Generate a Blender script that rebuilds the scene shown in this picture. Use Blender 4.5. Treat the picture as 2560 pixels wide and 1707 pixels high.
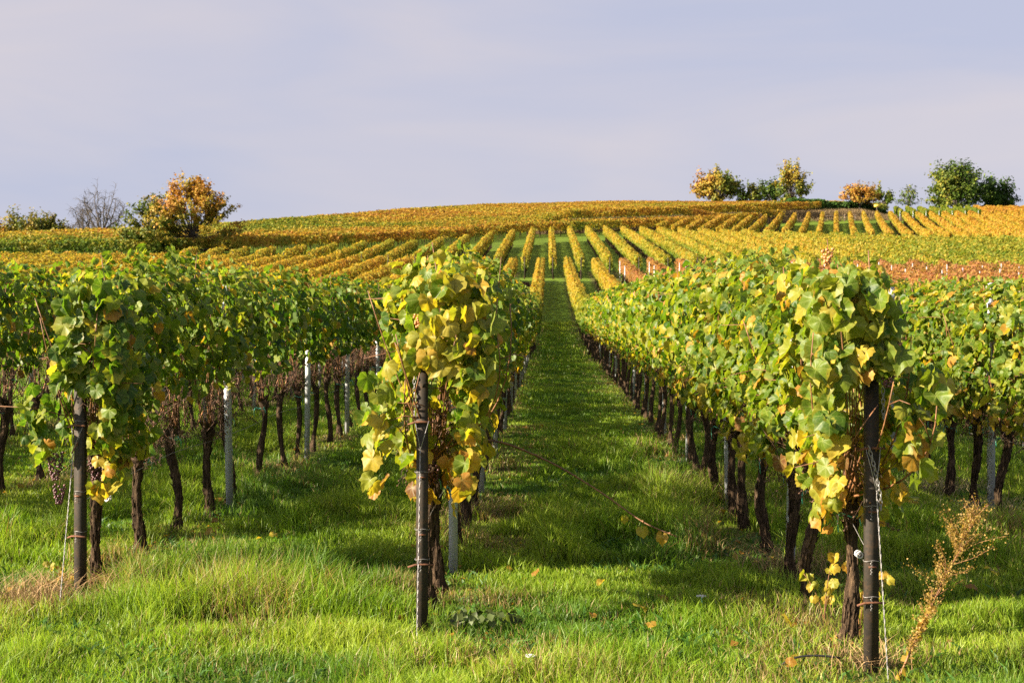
import bpy, math, random
import numpy as np
from mathutils import Vector, Matrix

for o in list(bpy.data.objects):
    bpy.data.objects.remove(o)
scene = bpy.context.scene
COL = scene.collection
R = math.radians

# ------------------------------------------------------------------ camera, sky, sun, exposure
cam_d = bpy.data.cameras.new("camera")
cam_d.lens = 50.0
cam_d.sensor_width = 36.0
cam_d.clip_start = 0.1
cam_d.clip_end = 3000.0
cam_d.dof.use_dof = True
cam_d.dof.focus_distance = 9.0
cam_d.dof.aperture_fstop = 8.0
cam = bpy.data.objects.new("camera", cam_d)
COL.objects.link(cam)
cam.location = (0, 0, 0)
cam.rotation_euler = (R(90), 0, 0)
scene.camera = cam

SUN_DIR = Vector((2.0, 0.72, -1.0)).normalized()       # direction the light travels
sun_d = bpy.data.lights.new("sun", 'SUN')
sun_d.energy = 5.0
sun_d.angle = R(0.53)
sun_d.color = (1.0, 0.87, 0.66)
sun = bpy.data.objects.new("sun", sun_d)
COL.objects.link(sun)
sun.rotation_euler = SUN_DIR.to_track_quat('-Z', 'Y').to_euler()

scene.view_settings.view_transform = 'Standard'
scene.view_settings.look = 'None'
scene.view_settings.gamma = 1.0
scene.view_settings.use_curve_mapping = False
scene.view_settings.exposure = 1.9

world = bpy.data.worlds.new("World")
scene.world = world
world.use_nodes = True
wn, wl = world.node_tree.nodes, world.node_tree.links
wn.clear()
wout = wn.new('ShaderNodeOutputWorld')
bg = wn.new('ShaderNodeBackground')
bg.inputs['Strength'].default_value = 0.05
sky = wn.new('ShaderNodeTexSky')
sky.sky_type = 'NISHITA'
sky.sun_disc = False
sky.sun_elevation = math.asin(-SUN_DIR.z)
sky.sun_rotation = math.atan2(-SUN_DIR.x, -SUN_DIR.y)
sky.air_density = 1.0
sky.dust_density = 1.5
tc = wn.new('ShaderNodeTexCoord')
mp = wn.new('ShaderNodeMapping')
mp.inputs['Scale'].default_value = (1.6, 1.6, 7.0)
mp.inputs['Rotation'].default_value = (0, R(12), R(20))
nz = wn.new('ShaderNodeTexNoise')
nz.inputs['Scale'].default_value = 1.7
nz.inputs['Detail'].default_value = 4.0
nz.inputs['Roughness'].default_value = 0.5
nz.inputs['Distortion'].default_value = 0.4
cr = wn.new('ShaderNodeValToRGB')
cr.color_ramp.elements[0].position = 0.36
cr.color_ramp.elements[0].color = (2.86, 2.98, 3.82, 1)
cr.color_ramp.elements[1].position = 0.66
cr.color_ramp.elements[1].color = (3.62, 3.38, 3.72, 1)
sep = wn.new('ShaderNodeSeparateXYZ')
mr = wn.new('ShaderNodeMapRange')           # the veil of thin cloud is thick low in the sky and thins overhead
mr.inputs['From Min'].default_value = 0.25
mr.inputs['From Max'].default_value = 0.75
mr.inputs['To Min'].default_value = 0.93
mr.inputs['To Max'].default_value = 0.50
mr.clamp = True
mx = wn.new('ShaderNodeMix')
mx.data_type = 'RGBA'
wl.new(tc.outputs['Generated'], mp.inputs['Vector'])
wl.new(mp.outputs['Vector'], nz.inputs['Vector'])
wl.new(nz.outputs['Fac'], cr.inputs['Fac'])
wl.new(tc.outputs['Generated'], sep.inputs['Vector'])
wl.new(sep.outputs['Z'], mr.inputs['Value'])
wl.new(mr.outputs['Result'], mx.inputs[0])
wl.new(sky.outputs['Color'], mx.inputs[6])
dp = wn.new('ShaderNodeVectorMath'); dp.operation = 'DOT_PRODUCT'
dp.inputs[1].default_value = (-SUN_DIR.x, -SUN_DIR.y, -SUN_DIR.z)
wl.new(tc.outputs['Generated'], dp.inputs[0])
glow = wn.new('ShaderNodeMapRange')         # thin cloud near the sun, out of view; brightening added to fill the shade
glow.inputs['From Min'].default_value = 0.25
glow.inputs['From Max'].default_value = 1.0
glow.inputs['To Min'].default_value = 1.0
glow.inputs['To Max'].default_value = 2.5
wl.new(dp.outputs['Value'], glow.inputs['Value'])
vs = wn.new('ShaderNodeVectorMath'); vs.operation = 'SCALE'
wl.new(cr.outputs['Color'], vs.inputs[0]); wl.new(glow.outputs['Result'], vs.inputs['Scale'])
wl.new(vs.outputs['Vector'], mx.inputs[7])
wl.new(mx.outputs[2], bg.inputs['Color'])
wl.new(bg.outputs['Background'], wout.inputs['Surface'])

scene.cycles.use_denoising = False
scene.cycles.max_bounces = 6
scene.cycles.diffuse_bounces = 3
scene.cycles.glossy_bounces = 2
scene.cycles.transmission_bounces = 4
scene.cycles.transparent_max_bounces = 4
scene.cycles.caustics_reflective = False
scene.cycles.caustics_refractive = False
scene.cycles.sample_clamp_indirect = 3.0

rng = np.random.default_rng(11)
random.seed(11)

# ------------------------------------------------------------------ helpers
def build(name, verts, faces, mat, parent=None, col=None, luv=None, smooth=False, link=True):
    """faces: list of int arrays (n, k)."""
    me = bpy.data.meshes.new(name)
    verts = np.ascontiguousarray(verts, dtype=np.float32)
    faces = [np.asarray(f, dtype=np.int32) for f in faces if len(f)]
    me.vertices.add(len(verts))
    me.vertices.foreach_set('co', verts.ravel())
    nl = sum(f.size for f in faces)
    npoly = sum(len(f) for f in faces)
    me.loops.add(nl)
    me.polygons.add(npoly)
    me.loops.foreach_set('vertex_index', np.concatenate([f.ravel() for f in faces]))
    tot = np.concatenate([np.full(len(f), f.shape[1], dtype=np.int32) for f in faces])
    st = np.concatenate([[0], np.cumsum(tot)[:-1]]).astype(np.int32)
    me.polygons.foreach_set('loop_start', st)
    if smooth:
        me.polygons.foreach_set('use_smooth', np.ones(npoly, dtype=bool))
    if col is not None:
        a = me.attributes.new('col', 'FLOAT_COLOR', 'POINT')
        c = np.ones((len(verts), 4), dtype=np.float32)
        c[:, :3] = col
        a.data.foreach_set('color', c.ravel())
    if luv is not None:
        a = me.attributes.new('luv', 'FLOAT_VECTOR', 'POINT')
        a.data.foreach_set('vector', np.ascontiguousarray(luv, dtype=np.float32).ravel())
    me.materials.append(mat)
    me.update(calc_edges=True)
    o = bpy.data.objects.new(name, me)
    if link:
        COL.objects.link(o)
    if parent is not None:
        o.parent = parent
    return o

def tag(o, label=None, cat=None, group=None, kind=None):
    if label: o['label'] = label
    if cat: o['category'] = cat
    if group: o['group'] = group
    if kind: o['kind'] = kind
    return o

def empty(name, loc, rz=0.0, sc=(1, 1, 1)):
    o = bpy.data.objects.new(name, None)
    o.empty_display_size = 0.1
    o.location = loc
    o.rotation_euler = (0, 0, rz)
    o.scale = sc
    COL.objects.link(o)
    return o

def put(o, parent):
    """a linked copy of a part (shared mesh) under another thing"""
    c = o.copy()
    COL.objects.link(c)
    c.parent = parent
    return c

class MB:
    """collects pieces into one mesh"""
    def __init__(self): self.v = []; self.f = {}; self.c = []; self.n = 0
    def add(self, v, faces, col=None):
        v = np.asarray(v, dtype=float)
        self.v.append(v)
        for f in faces:
            f = np.asarray(f)
            if len(f): self.f.setdefault(f.shape[1], []).append(f + self.n)
        self.c.append(np.tile(np.asarray(col if col is not None else (1, 1, 1), dtype=float), (len(v), 1)))
        self.n += len(v)
    def tube(self, pts, rad, sides=6, col=None, cap=True):
        v, f = tube(pts, rad, sides, cap)
        self.add(v, f, col)
    def box(self, c, s, col=None, rz=0.0):
        x, y, z = np.asarray(s) / 2.0
        v = np.array([(-x,-y,-z),(x,-y,-z),(x,y,-z),(-x,y,-z),(-x,-y,z),(x,-y,z),(x,y,z),(-x,y,z)])
        ca, sa = math.cos(rz), math.sin(rz)
        v = np.column_stack([v[:,0]*ca - v[:,1]*sa, v[:,0]*sa + v[:,1]*ca, v[:,2]]) + np.asarray(c)
        self.add(v, [np.array([(0,3,2,1),(4,5,6,7),(0,1,5,4),(1,2,6,5),(2,3,7,6),(3,0,4,7)])], col)
    def build(self, name, mat, parent=None, smooth=False, link=True):
        fs = [np.concatenate(x) for x in self.f.values()]
        return build(name, np.concatenate(self.v), fs, mat, parent, np.concatenate(self.c), None, smooth, link)

def tube(pts, rad, sides=6, cap=True):
    pts = np.asarray(pts, dtype=float)
    n = len(pts)
    rad = np.broadcast_to(np.asarray(rad, dtype=float), (n,))
    t = np.gradient(pts, axis=0)
    t /= np.linalg.norm(t, axis=1, keepdims=True) + 1e-9
    ref = np.array([0.31, 0.95, 0.07])
    if abs(t[:, :] @ ref).mean() > 0.9: ref = np.array([1.0, 0.02, 0.1])
    a = np.cross(t, ref); a /= np.linalg.norm(a, axis=1, keepdims=True) + 1e-9
    b = np.cross(t, a)
    ang = np.arange(sides) / sides * 2 * np.pi
    v = pts[:, None, :] + rad[:, None, None] * (np.cos(ang)[None, :, None] * a[:, None, :] + np.sin(ang)[None, :, None] * b[:, None, :])
    v = v.reshape(-1, 3)
    i = np.arange(n - 1)[:, None] * sides
    j = np.arange(sides)[None, :]
    j2 = (j + 1) % sides
    q = np.stack([i + j, i + j2, i + sides + j2, i + sides + j], -1).reshape(-1, 4)
    fs = [q]
    if cap:
        fs.append(np.array([np.arange(sides)[::-1], np.arange(sides) + (n - 1) * sides]))
    return v, fs

def bez(p0, p1, p2, n):
    t = np.linspace(0, 1, n)[:, None]
    return (1 - t) ** 2 * p0 + 2 * t * (1 - t) * p1 + t * t * p2

def hash2(i, j, seed):
    h = (i.astype(np.int64) * 374761393 + j.astype(np.int64) * 668265263 + seed * 974711) & 0x7fffffff
    h = ((h ^ (h >> 13)) * 1274126177) & 0x7fffffff
    return ((h ^ (h >> 16)) & 0xffff) / 65535.0

def vnoise(x, y, scale, seed=0):
    x = np.asarray(x, dtype=float) / scale; y = np.asarray(y, dtype=float) / scale
    i = np.floor(x); j = np.floor(y)
    fx = x - i; fy = y - j
    fx = fx * fx * (3 - 2 * fx); fy = fy * fy * (3 - 2 * fy)
    i = i.astype(np.int64); j = j.astype(np.int64)
    a = hash2(i, j, seed); b = hash2(i + 1, j, seed); c = hash2(i, j + 1, seed); d = hash2(i + 1, j + 1, seed)
    return (a * (1 - fx) + b * fx) * (1 - fy) + (c * (1 - fx) + d * fx) * fy

ONES = "zeroth first second third fourth fifth sixth seventh eighth ninth tenth eleventh twelfth thirteenth fourteenth fifteenth sixteenth seventeenth eighteenth nineteenth".split()
TENS = {20: "twent", 30: "thirt", 40: "fort", 50: "fift", 60: "sixt", 70: "sevent", 80: "eight", 90: "ninet"}
def ordinal(n):
    if n < 20: return ONES[n]
    t = n // 10 * 10
    return TENS[t] + "ieth" if n == t else TENS[t] + "y-" + ONES[n - t]

# ------------------------------------------------------------------ terrain shape
_py = np.array([-80, 0, 57, 64, 73.5, 85, 96.4, 112, 119, 145, 184, 222, 250, 322, 1200.0])
_pz = np.array([-3.66, -1.72, -0.34, 0.10, 0.88, 1.78, 2.90, 4.62, 5.25, 8.40, 12.95, 18.0, 21.6, 30.0, 120.0])
_dy = np.arange(-80, 1200, 0.5)
_dz = np.interp(_dy, _py, _pz)
_k = np.ones(17) / 17
_pad = np.concatenate([np.full(16, _dz[0]), _dz, np.full(16, _dz[-1])])
_sm = np.convolve(np.convolve(_pad, _k, 'same'), _k, 'same')[16:-16]
_sm[:40] = _dz[:40]; _sm[-40:] = _dz[-40:]
_ex = np.array([-400, -120, -61, -39.5, -2, 22, 71, 85, 97, 130, 400.0])
_ey = np.array([150, 158, 176, 205, 297, 326, 326, 292, 272, 256, 256.0])
_bx = np.array([4, 8, 22, 42, 55, 64.0])
_by = np.array([199, 201, 210, 228, 238, 242.0])

def ground(x, y):
    x = np.asarray(x, dtype=float); y = np.asarray(y, dtype=float)
    ye = np.interp(x, _ex, _ey)
    q = (y - ye) / 6.0
    yy = y - 6.0 * np.where(q > 20, q, np.log1p(np.exp(np.clip(q, -30, 20))))
    z = np.interp(yy, _dy, _sm)
    # a low bank behind the upper right block of vines
    yb = np.interp(x, _bx, _by)
    t = np.clip((y - yb) / 2.2, 0, 1); t = t * t * (3 - 2 * t)
    f = np.clip((y - yb - 4) / 30, 0, 1)
    w = np.clip((x - 3) / 6, 0, 1) * np.clip((66 - x) / 6, 0, 1)
    z = z + 1.3 * t * (1 - f) * w
    near = np.clip(1 - np.abs(y) / 90, 0, 1)
    z = z + near * (vnoise(x, y, 1.3, 5) - 0.5) * 0.05 + (vnoise(x, y, 23, 6) - 0.5) * 0.25 * np.clip((y - 60) / 60, 0, 1)
    return z
def gz(x, y): return float(ground(np.array([x]), np.array([y]))[0])

# image point (source pixels of the 2560 x 1707 photograph) at a distance -> world
F = 2560 * 50 / 36.0
def at(px, d): return (px - 1280.0) * d / F

# ------------------------------------------------------------------ materials
def mat_new(name):
    m = bpy.data.materials.new(name)
    m.use_nodes = True
    n, l = m.node_tree.nodes, m.node_tree.links
    n.clear()
    out = n.new('ShaderNodeOutputMaterial')
    p = n.new('ShaderNodeBsdfPrincipled')
    l.new(p.outputs[0], out.inputs['Surface'])
    return m, n, l, p, out

def mixc(n, l, fac, a, b, mode='MIX'):
    x = n.new('ShaderNodeMix'); x.data_type = 'RGBA'; x.blend_type = mode
    for idx, val in ((0, fac), (6, a), (7, b)):
        if hasattr(val, 'links') or isinstance(val, bpy.types.NodeSocket): l.new(val, x.inputs[idx])
        elif idx == 0: x.inputs[0].default_value = val
        else: x.inputs[idx].default_value = (*val, 1) if len(val) == 3 else val
    return x.outputs[2]

def ramp(n, l, src, stops):
    r = n.new('ShaderNodeValToRGB')
    e = r.color_ramp.elements
    while len(e) < len(stops): e.new(0.5)
    for k, (p, c) in enumerate(stops):
        e[k].position = p
        e[k].color = (c, c, c, 1) if not hasattr(c, '__len__') else (*c, 1)
    l.new(src, r.inputs['Fac'])
    return r.outputs['Color']

def noise(n, l, scale, detail=3, rough=0.55, vec=None, coord='Object', mscale=None):
    t = n.new('ShaderNodeTexNoise')
    t.inputs['Scale'].default_value = scale
    t.inputs['Detail'].default_value = detail
    t.inputs['Roughness'].default_value = rough
    if vec is None:
        c = n.new('ShaderNodeTexCoord'); vec = c.outputs[coord]
    if mscale:
        m = n.new('ShaderNodeMapping'); m.inputs['Scale'].default_value = mscale
        l.new(vec, m.inputs['Vector']); vec = m.outputs['Vector']
    l.new(vec, t.inputs['Vector'])
    return t.outputs['Fac']

def bump(n, l, p, h, strength, dist):
    b = n.new('ShaderNodeBump')
    b.inputs['Strength'].default_value = strength
    b.inputs['Distance'].default_value = dist
    l.new(h, b.inputs['Height'])
    l.new(b.outputs['Normal'], p.inputs['Normal'])

def leafy(name, trans, rough, spec, veins=False, under=0.0, tcol=(1.0, 1.0, 1.0)):
    m, n, l, p, out = mat_new(name)
    a = n.new('ShaderNodeAttribute'); a.attribute_name = 'col'
    c = a.outputs['Color']
    if veins:
        lu = n.new('ShaderNodeAttribute'); lu.attribute_name = 'luv'
        s = n.new('ShaderNodeSeparateXYZ'); l.new(lu.outputs['Vector'], s.inputs[0])
        # five main veins fan out from the petiole: distance to the nearest fan line
        def mth(op, x, y=None):
            k = n.new('ShaderNodeMath'); k.operation = op
            for i, v in enumerate((x, y)):
                if v is None: continue
                if isinstance(v, (int, float)): k.inputs[i].default_value = v
                else: l.new(v, k.inputs[i])
            return k.outputs[0]
        ang = mth('ABSOLUTE', mth('ARCTAN2', s.outputs['X'], s.outputs['Y']))
        rad = mth('SQRT', mth('ADD', mth('MULTIPLY', s.outputs['X'], s.outputs['X']), mth('MULTIPLY', s.outputs['Y'], s.outputs['Y'])))
        d = mth('ABSOLUTE', mth('SUBTRACT', mth('MODULO', mth('ADD', ang, 0.42), 0.84), 0.42))
        v = mth('LESS_THAN', mth('MULTIPLY', d, rad), 0.022)
        v2 = mth('LESS_THAN', mth('ABSOLUTE', mth('SUBTRACT', mth('MODULO', mth('ADD', rad, mth('MULTIPLY', d, -0.5)), 0.2), 0.1)), 0.012)
        vv = mth('MULTIPLY', mth('MAXIMUM', v, mth('MULTIPLY', v2, 0.5)), 0.34)
        c = mixc(n, l, vv, c, (0.42, 0.44, 0.14))
        # blotches of yellow towards the rim and a few brown specks
        co = n.new('ShaderNodeTexCoord')
        nf = noise(n, l, 26, 3, 0.6, co.outputs['Object'])
        rim = mth('MULTIPLY', mth('SUBTRACT', mth('ADD', rad, mth('MULTIPLY', nf, 0.9)), 1.15), 2.6)
        rimc = n.new('ShaderNodeClamp'); l.new(rim, rimc.inputs[0])
        hue = mixc(n, l, 0.62, c, (0.50, 0.33, 0.03))
        c = mixc(n, l, mth('MULTIPLY', rimc.outputs[0], s.outputs['Z']), c, hue)
        sp = ramp(n, l, noise(n, l, 70, 2, 0.5, co.outputs['Object']), [(0.70, 0.0), (0.74, 1.0)])
        sps = n.new('ShaderNodeSeparateColor'); l.new(sp, sps.inputs[0])
        c = mixc(n, l, mth('MULTIPLY', sps.outputs[0], mth('MULTIPLY', s.outputs['Z'], 0.8)), c, (0.10, 0.045, 0.015))
    nb = noise(n, l, 3.0 if not veins else 40.0, 2, 0.5)
    c2 = mixc(n, l, 0.35, c, ramp(n, l, nb, [(0.3, (0.55, 0.55, 0.55)), (0.7, (1.35, 1.35, 1.3))]), 'MULTIPLY')
    if under > 0:
        g = n.new('ShaderNodeNewGeometry')
        pale = mixc(n, l, 0.5, c2, (0.30, 0.36, 0.13))
        k = n.new('ShaderNodeMath'); k.operation = 'MULTIPLY'; k.inputs[1].default_value = under
        l.new(g.outputs['Backfacing'], k.inputs[0])
        c3 = mixc(n, l, k.outputs[0], c2, pale)
    else:
        c3 = c2
    l.new(c3, p.inputs['Base Color'])
    p.inputs['Roughness'].default_value = rough
    p.inputs['Specular IOR Level'].default_value = spec
    tr = n.new('ShaderNodeBsdfTranslucent')
    l.new(mixc(n, l, 1.0, c2, tcol, 'MULTIPLY'), tr.inputs['Color'])
    ms = n.new('ShaderNodeMixShader')
    ms.inputs[0].default_value = trans
    l.new(p.outputs[0], ms.inputs[1]); l.new(tr.outputs[0], ms.inputs[2])
    l.new(ms.outputs[0], out.inputs['Surface'])
    if veins:
        bump(n, l, p, noise(n, l, 55, 3, 0.6), 0.35, 0.004)
    return m

M = {}
M['leaf'] = leafy('vine_leaf', 0.50, 0.45, 0.30, True, 0.40, (1.30, 1.40, 0.45))
M['leaf_mid'] = leafy('vine_leaf_plain', 0.50, 0.45, 0.30, False, 0.40, (1.30, 1.40, 0.45))
M['leaf_far'] = leafy('hillside_foliage', 0.46, 0.6, 0.2, False, 0.15, (1.30, 1.25, 0.80))
M['tree_leaf'] = leafy('tree_foliage', 0.30, 0.6, 0.25, False, 0.15, (1.15, 1.1, 0.8))
M['grass'] = leafy('grass_blades', 0.50, 0.48, 0.40, False, 0.0, (1.15, 1.2, 0.7))
M['dry'] = leafy('dry_stalks', 0.2, 0.7, 0.2, False, 0.0)

m, n, l, p, out = mat_new('vine_bark')
f1 = noise(n, l, 9, 5, 0.7, mscale=(6, 6, 0.9))
f2 = noise(n, l, 26, 4, 0.7, mscale=(4, 4, 0.8))
c = ramp(n, l, f1, [(0.30, (0.010, 0.007, 0.005)), (0.5, (0.060, 0.038, 0.023)), (0.72, (0.19, 0.125, 0.075))])
c = mixc(n, l, 0.5, c, ramp(n, l, f2, [(0.35, (0.25, 0.25, 0.25)), (0.65, (1.5, 1.45, 1.35))]), 'MULTIPLY')
l.new(c, p.inputs['Base Color']); p.inputs['Roughness'].default_value = 0.9; p.inputs['Specular IOR Level'].default_value = 0.15
bump(n, l, p, f2, 1.0, 0.02)
M['bark'] = m

m, n, l, p, out = mat_new('vine_cane')
c = ramp(n, l, noise(n, l, 30, 3), [(0.35, (0.10, 0.040, 0.016)), (0.65, (0.26, 0.115, 0.045))])
l.new(c, p.inputs['Base Color']); p.inputs['Roughness'].default_value = 0.6
M['cane'] = m

m, n, l, p, out = mat_new('dried_fruit_stalk')
c = ramp(n, l, noise(n, l, 40, 3), [(0.35, (0.028, 0.014, 0.009)), (0.7, (0.15, 0.070, 0.036))])
l.new(c, p.inputs['Base Color']); p.inputs['Roughness'].default_value = 0.75
M['stalk'] = m

m, n, l, p, out = mat_new('rusty_steel')
f1 = noise(n, l, 14, 6, 0.7)
f2 = noise(n, l, 90, 3, 0.6)
c = ramp(n, l, f1, [(0.30, (0.015, 0.012, 0.009)), (0.52, (0.030, 0.022, 0.015)), (0.66, (0.065, 0.036, 0.018)), (0.80, (0.14, 0.11, 0.075))])
c = mixc(n, l, 0.5, c, ramp(n, l, f2, [(0.3, (0.5, 0.5, 0.5)), (0.7, (1.4, 1.35, 1.3))]), 'MULTIPLY')
l.new(c, p.inputs['Base Color']); p.inputs['Roughness'].default_value = 0.75; p.inputs['Metallic'].default_value = 0.15
bump(n, l, p, f2, 0.5, 0.002)
M['rust'] = m

m, n, l, p, out = mat_new('orange_rust')
c = ramp(n, l, noise(n, l, 60, 4), [(0.3, (0.05, 0.02, 0.012)), (0.7, (0.20, 0.075, 0.03))])
l.new(c, p.inputs['Base Color']); p.inputs['Roughness'].default_value = 0.85
M['rod'] = m

m, n, l, p, out = mat_new('galvanised_steel')
f1 = noise(n, l, 20, 5, 0.65)
c = ramp(n, l, f1, [(0.3, (0.38, 0.39, 0.42)), (0.7, (0.56, 0.57, 0.60))])
l.new(c, p.inputs['Base Color']); p.inputs['Roughness'].default_value = 0.5; p.inputs['Metallic'].default_value = 0.35
bump(n, l, p, f1, 0.15, 0.002)
M['galv'] = m

m, n, l, p, out = mat_new('wire_steel')
c = ramp(n, l, noise(n, l, 80, 3), [(0.3, (0.16, 0.15, 0.15)), (0.7, (0.33, 0.31, 0.30))])
l.new(c, p.inputs['Base Color']); p.inputs['Roughness'].default_value = 0.45; p.inputs['Metallic'].default_value = 0.3
M['wire'] = m

m, n, l, p, out = mat_new('green_plastic')
c = ramp(n, l, noise(n, l, 50, 2), [(0.3, (0.05, 0.30, 0.20)), (0.7, (0.13, 0.45, 0.33))])
l.new(c, p.inputs['Base Color']); p.inputs['Roughness'].default_value = 0.4
M['tie'] = m

m, n, l, p, out = mat_new('white_plastic')
c = ramp(n, l, noise(n, l, 40, 3), [(0.3, (0.45, 0.44, 0.42)), (0.7, (0.66, 0.65, 0.63))])
l.new(c, p.inputs['Base Color']); p.inputs['Roughness'].default_value = 0.4
M['white'] = m

m, n, l, p, out = mat_new('grape_skin')
c = ramp(n, l, noise(n, l, 45, 3), [(0.3, (0.035, 0.014, 0.022)), (0.55, (0.10, 0.035, 0.042)), (0.75, (0.22, 0.10, 0.085))])
l.new(c, p.inputs['Base Color']); p.inputs['Roughness'].default_value = 0.35
M['grape'] = m
m, n, l, p, out = mat_new('amber_grape_skin')
c = ramp(n, l, noise(n, l, 45, 3), [(0.3, (0.30, 0.10, 0.04)), (0.7, (0.52, 0.24, 0.07))])
l.new(c, p.inputs['Base Color']); p.inputs['Roughness'].default_value = 0.35
M['amber'] = m

m, n, l, p, out = mat_new('black_hose')
c = ramp(n, l, noise(n, l, 30, 2), [(0.3, (0.010, 0.010, 0.010)), (0.7, (0.03, 0.03, 0.03))])
l.new(c, p.inputs['Base Color']); p.inputs['Roughness'].default_value = 0.5
M['hose'] = m

m, n, l, p, out = mat_new('tree_bark')
c = ramp(n, l, noise(n, l, 3, 5, 0.7, mscale=(3, 3, 0.6)), [(0.3, (0.030, 0.024, 0.020)), (0.7, (0.12, 0.095, 0.08))])
l.new(c, p.inputs['Base Color']); p.inputs['Roughness'].default_value = 0.9
M['tree_bark'] = m

# turf ground: earth showing through short green, brown under the vines (from the mesh attribute "col")
m, n, l, p, out = mat_new('turf')
a = n.new('ShaderNodeAttribute'); a.attribute_name = 'col'
f1 = noise(n, l, 6, 6, 0.7)
f2 = noise(n, l, 0.55, 5, 0.65)
c = mixc(n, l, 0.75, a.outputs['Color'], ramp(n, l, f1, [(0.30, (0.35, 0.35, 0.35)), (0.7, (1.55, 1.5, 1.4))]), 'MULTIPLY')
c = mixc(n, l, 0.6, c, ramp(n, l, f2, [(0.30, (0.55, 0.62, 0.6)), (0.7, (1.35, 1.25, 1.1))]), 'MULTIPLY')
l.new(c, p.inputs['Base Color']); p.inputs['Roughness'].default_value = 0.95; p.inputs['Specular IOR Level'].default_value = 0.1
bump(n, l, p, f1, 0.8, 0.12)
M['turf'] = m

# ------------------------------------------------------------------ layout of the vine rows
T = 0.02587                                  # rows of the near blocks run slightly right of straight ahead
def lat(k): return -0.66 + 2.17 * k
def y_start(L): return 7.15 - 0.42 * L
def y_end(L): return 114.5 - (0.22 * L if L > 0 else 0.26 * L)
END_POST = {-1: (-2.591, 8.498), 0: (-0.470, 7.443), 1: (1.707, 6.738)}
L2 = lambda j: 0.33 + 2.35 * j
_rl = np.array([-60, -24.9, -17.2, -12.7, -10.8, -6.7, -2.3, 5.1, 14, 26.5, 38, 43.7, 51.8, 70.0])
_ry = np.array([129, 132, 145, 147, 153, 167, 180, 186, 186, 172, 163, 158, 155, 152.0])
def y_rear2(L): return float(np.interp(L, _rl, _ry))

# ------------------------------------------------------------------ ground sheet
def axis(parts):
    out = [parts[0][0]]
    for a, b, s in parts:
        n = max(1, int(round((b - a) / s)))
        out += list(np.linspace(a, b, n + 1)[1:])
    return np.array(out)
gx = axis([(-900, -150, 50), (-150, -60, 4), (-60, -14, 0.6), (-14, 14, 0.16), (14, 75, 0.6), (75, 160, 4), (160, 900, 50)])
gy = axis([(-120, -10, 10), (-10, 4, 1), (4, 30, 0.16), (30, 70, 0.4), (70, 200, 1.0), (200, 360, 2.5), (360, 1400, 60)])
GX, GY = np.meshgrid(gx, gy)
gv = np.column_stack([GX.ravel(), GY.ravel(), ground(GX.ravel(), GY.ravel())])
nx, ny = len(gx), len(gy)
ii = np.arange(ny - 1)[:, None] * nx + np.arange(nx - 1)[None, :]
gq = np.stack([ii, ii + 1, ii + nx + 1, ii + nx], -1).reshape(-1, 4)

def row_dist(x, y):
    """distance to the nearest row line of the near block (large before the rows begin)"""
    l = x - T * y
    k = np.round((l + 0.66) / 2.17)
    d = np.abs(l - (-0.66 + 2.17 * k))
    before = np.clip((y_start(l) - 0.2 - y) * 1.2, 0, 9)
    return d + before

def turf_col(x, y):
    g = np.array([0.078, 0.152, 0.010]); b = np.array([0.085, 0.056, 0.030])
    c = np.tile(g, (len(x), 1))
    d = row_dist(x, y)
    w = np.clip(1.25 - d / 0.34, 0, 1) * (0.35 + 0.65 * vnoise(x, y, 0.6, 9)) * (y < 128)
    w = np.maximum(w, np.clip((vnoise(x, y, 0.9, 12) - 0.72) * 4, 0, 0.7) * (y < 40))
    far = np.clip((y - 60) / 60, 0, 1)[:, None]
    c = c * (1 - far) + np.array([0.098, 0.152, 0.017]) * far * (0.7 + 0.6 * vnoise(x, y, 9, 14))[:, None]
    c = c * (1 - w[:, None]) + b * w[:, None]
    yb = np.interp(x, _bx, _by)
    bank = np.clip((y - yb + 0.5) / 1.0, 0, 1) * np.clip((yb + 16 - y) / 6, 0, 1) * (x > 2) * (x < 68)
    c = c * (1 - bank[:, None]) + np.array([0.13, 0.085, 0.045]) * bank[:, None]
    return c
o = build('ground', gv, [gq], M['turf'], None, turf_col(gv[:, 0], gv[:, 1]), None, True)
tag(o, 'grassy vineyard ground rising to the hill', None, None, 'structure')

# ------------------------------------------------------------------ grass blades (uncountable: one object)
def blades(x, y, h, w, lean, col, seg):
    n = len(x)
    a = rng.uniform(0, 2 * np.pi, n)
    la = rng.uniform(0, 2 * np.pi, n)
    dx, dy = np.cos(a) * w / 2, np.sin(a) * w / 2
    lx, ly = np.cos(la) * lean * h, np.sin(la) * lean * h
    z = ground(x, y) - 0.01
    P = []
    def pt(f, s, wf):
        q = f ** 1.9
        return np.column_stack([x + lx * q + s * dx * wf, y + ly * q + s * dy * wf, z + h * (f - 0.35 * lean * f * f)])
    if seg == 2:
        P = [pt(0, -1, 1), pt(0, 1, 1), pt(.55, -1, .8), pt(.55, 1, .8), pt(1, 0, 0)]
        shade = None
    else:
        P = [pt(0, -1, 1), pt(0, 1, 1), pt(1, 0, 0)]
    V = np.stack(P, 1).reshape(-1, 3)
    C = (col[:, None, :] * np.ones(len(P))[None, :, None]).reshape(-1, 3)
    C = (C.reshape(n, len(P), 3) * np.array([.45, .45, 1.0, 1.0, 1.45] if seg == 2 else [.75, .75, 1.3])[None, :, None]).reshape(-1, 3)  # shade at blade roots and light at tips painted into the colour
    b = np.arange(n)[:, None] * len(P)
    if seg == 2: fs = [b + np.array([[0, 1, 3, 2]]), b + np.array([[2, 3, 4]])]
    else: fs = [b + np.array([[0, 1, 2]])]
    return V, fs, C

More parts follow.
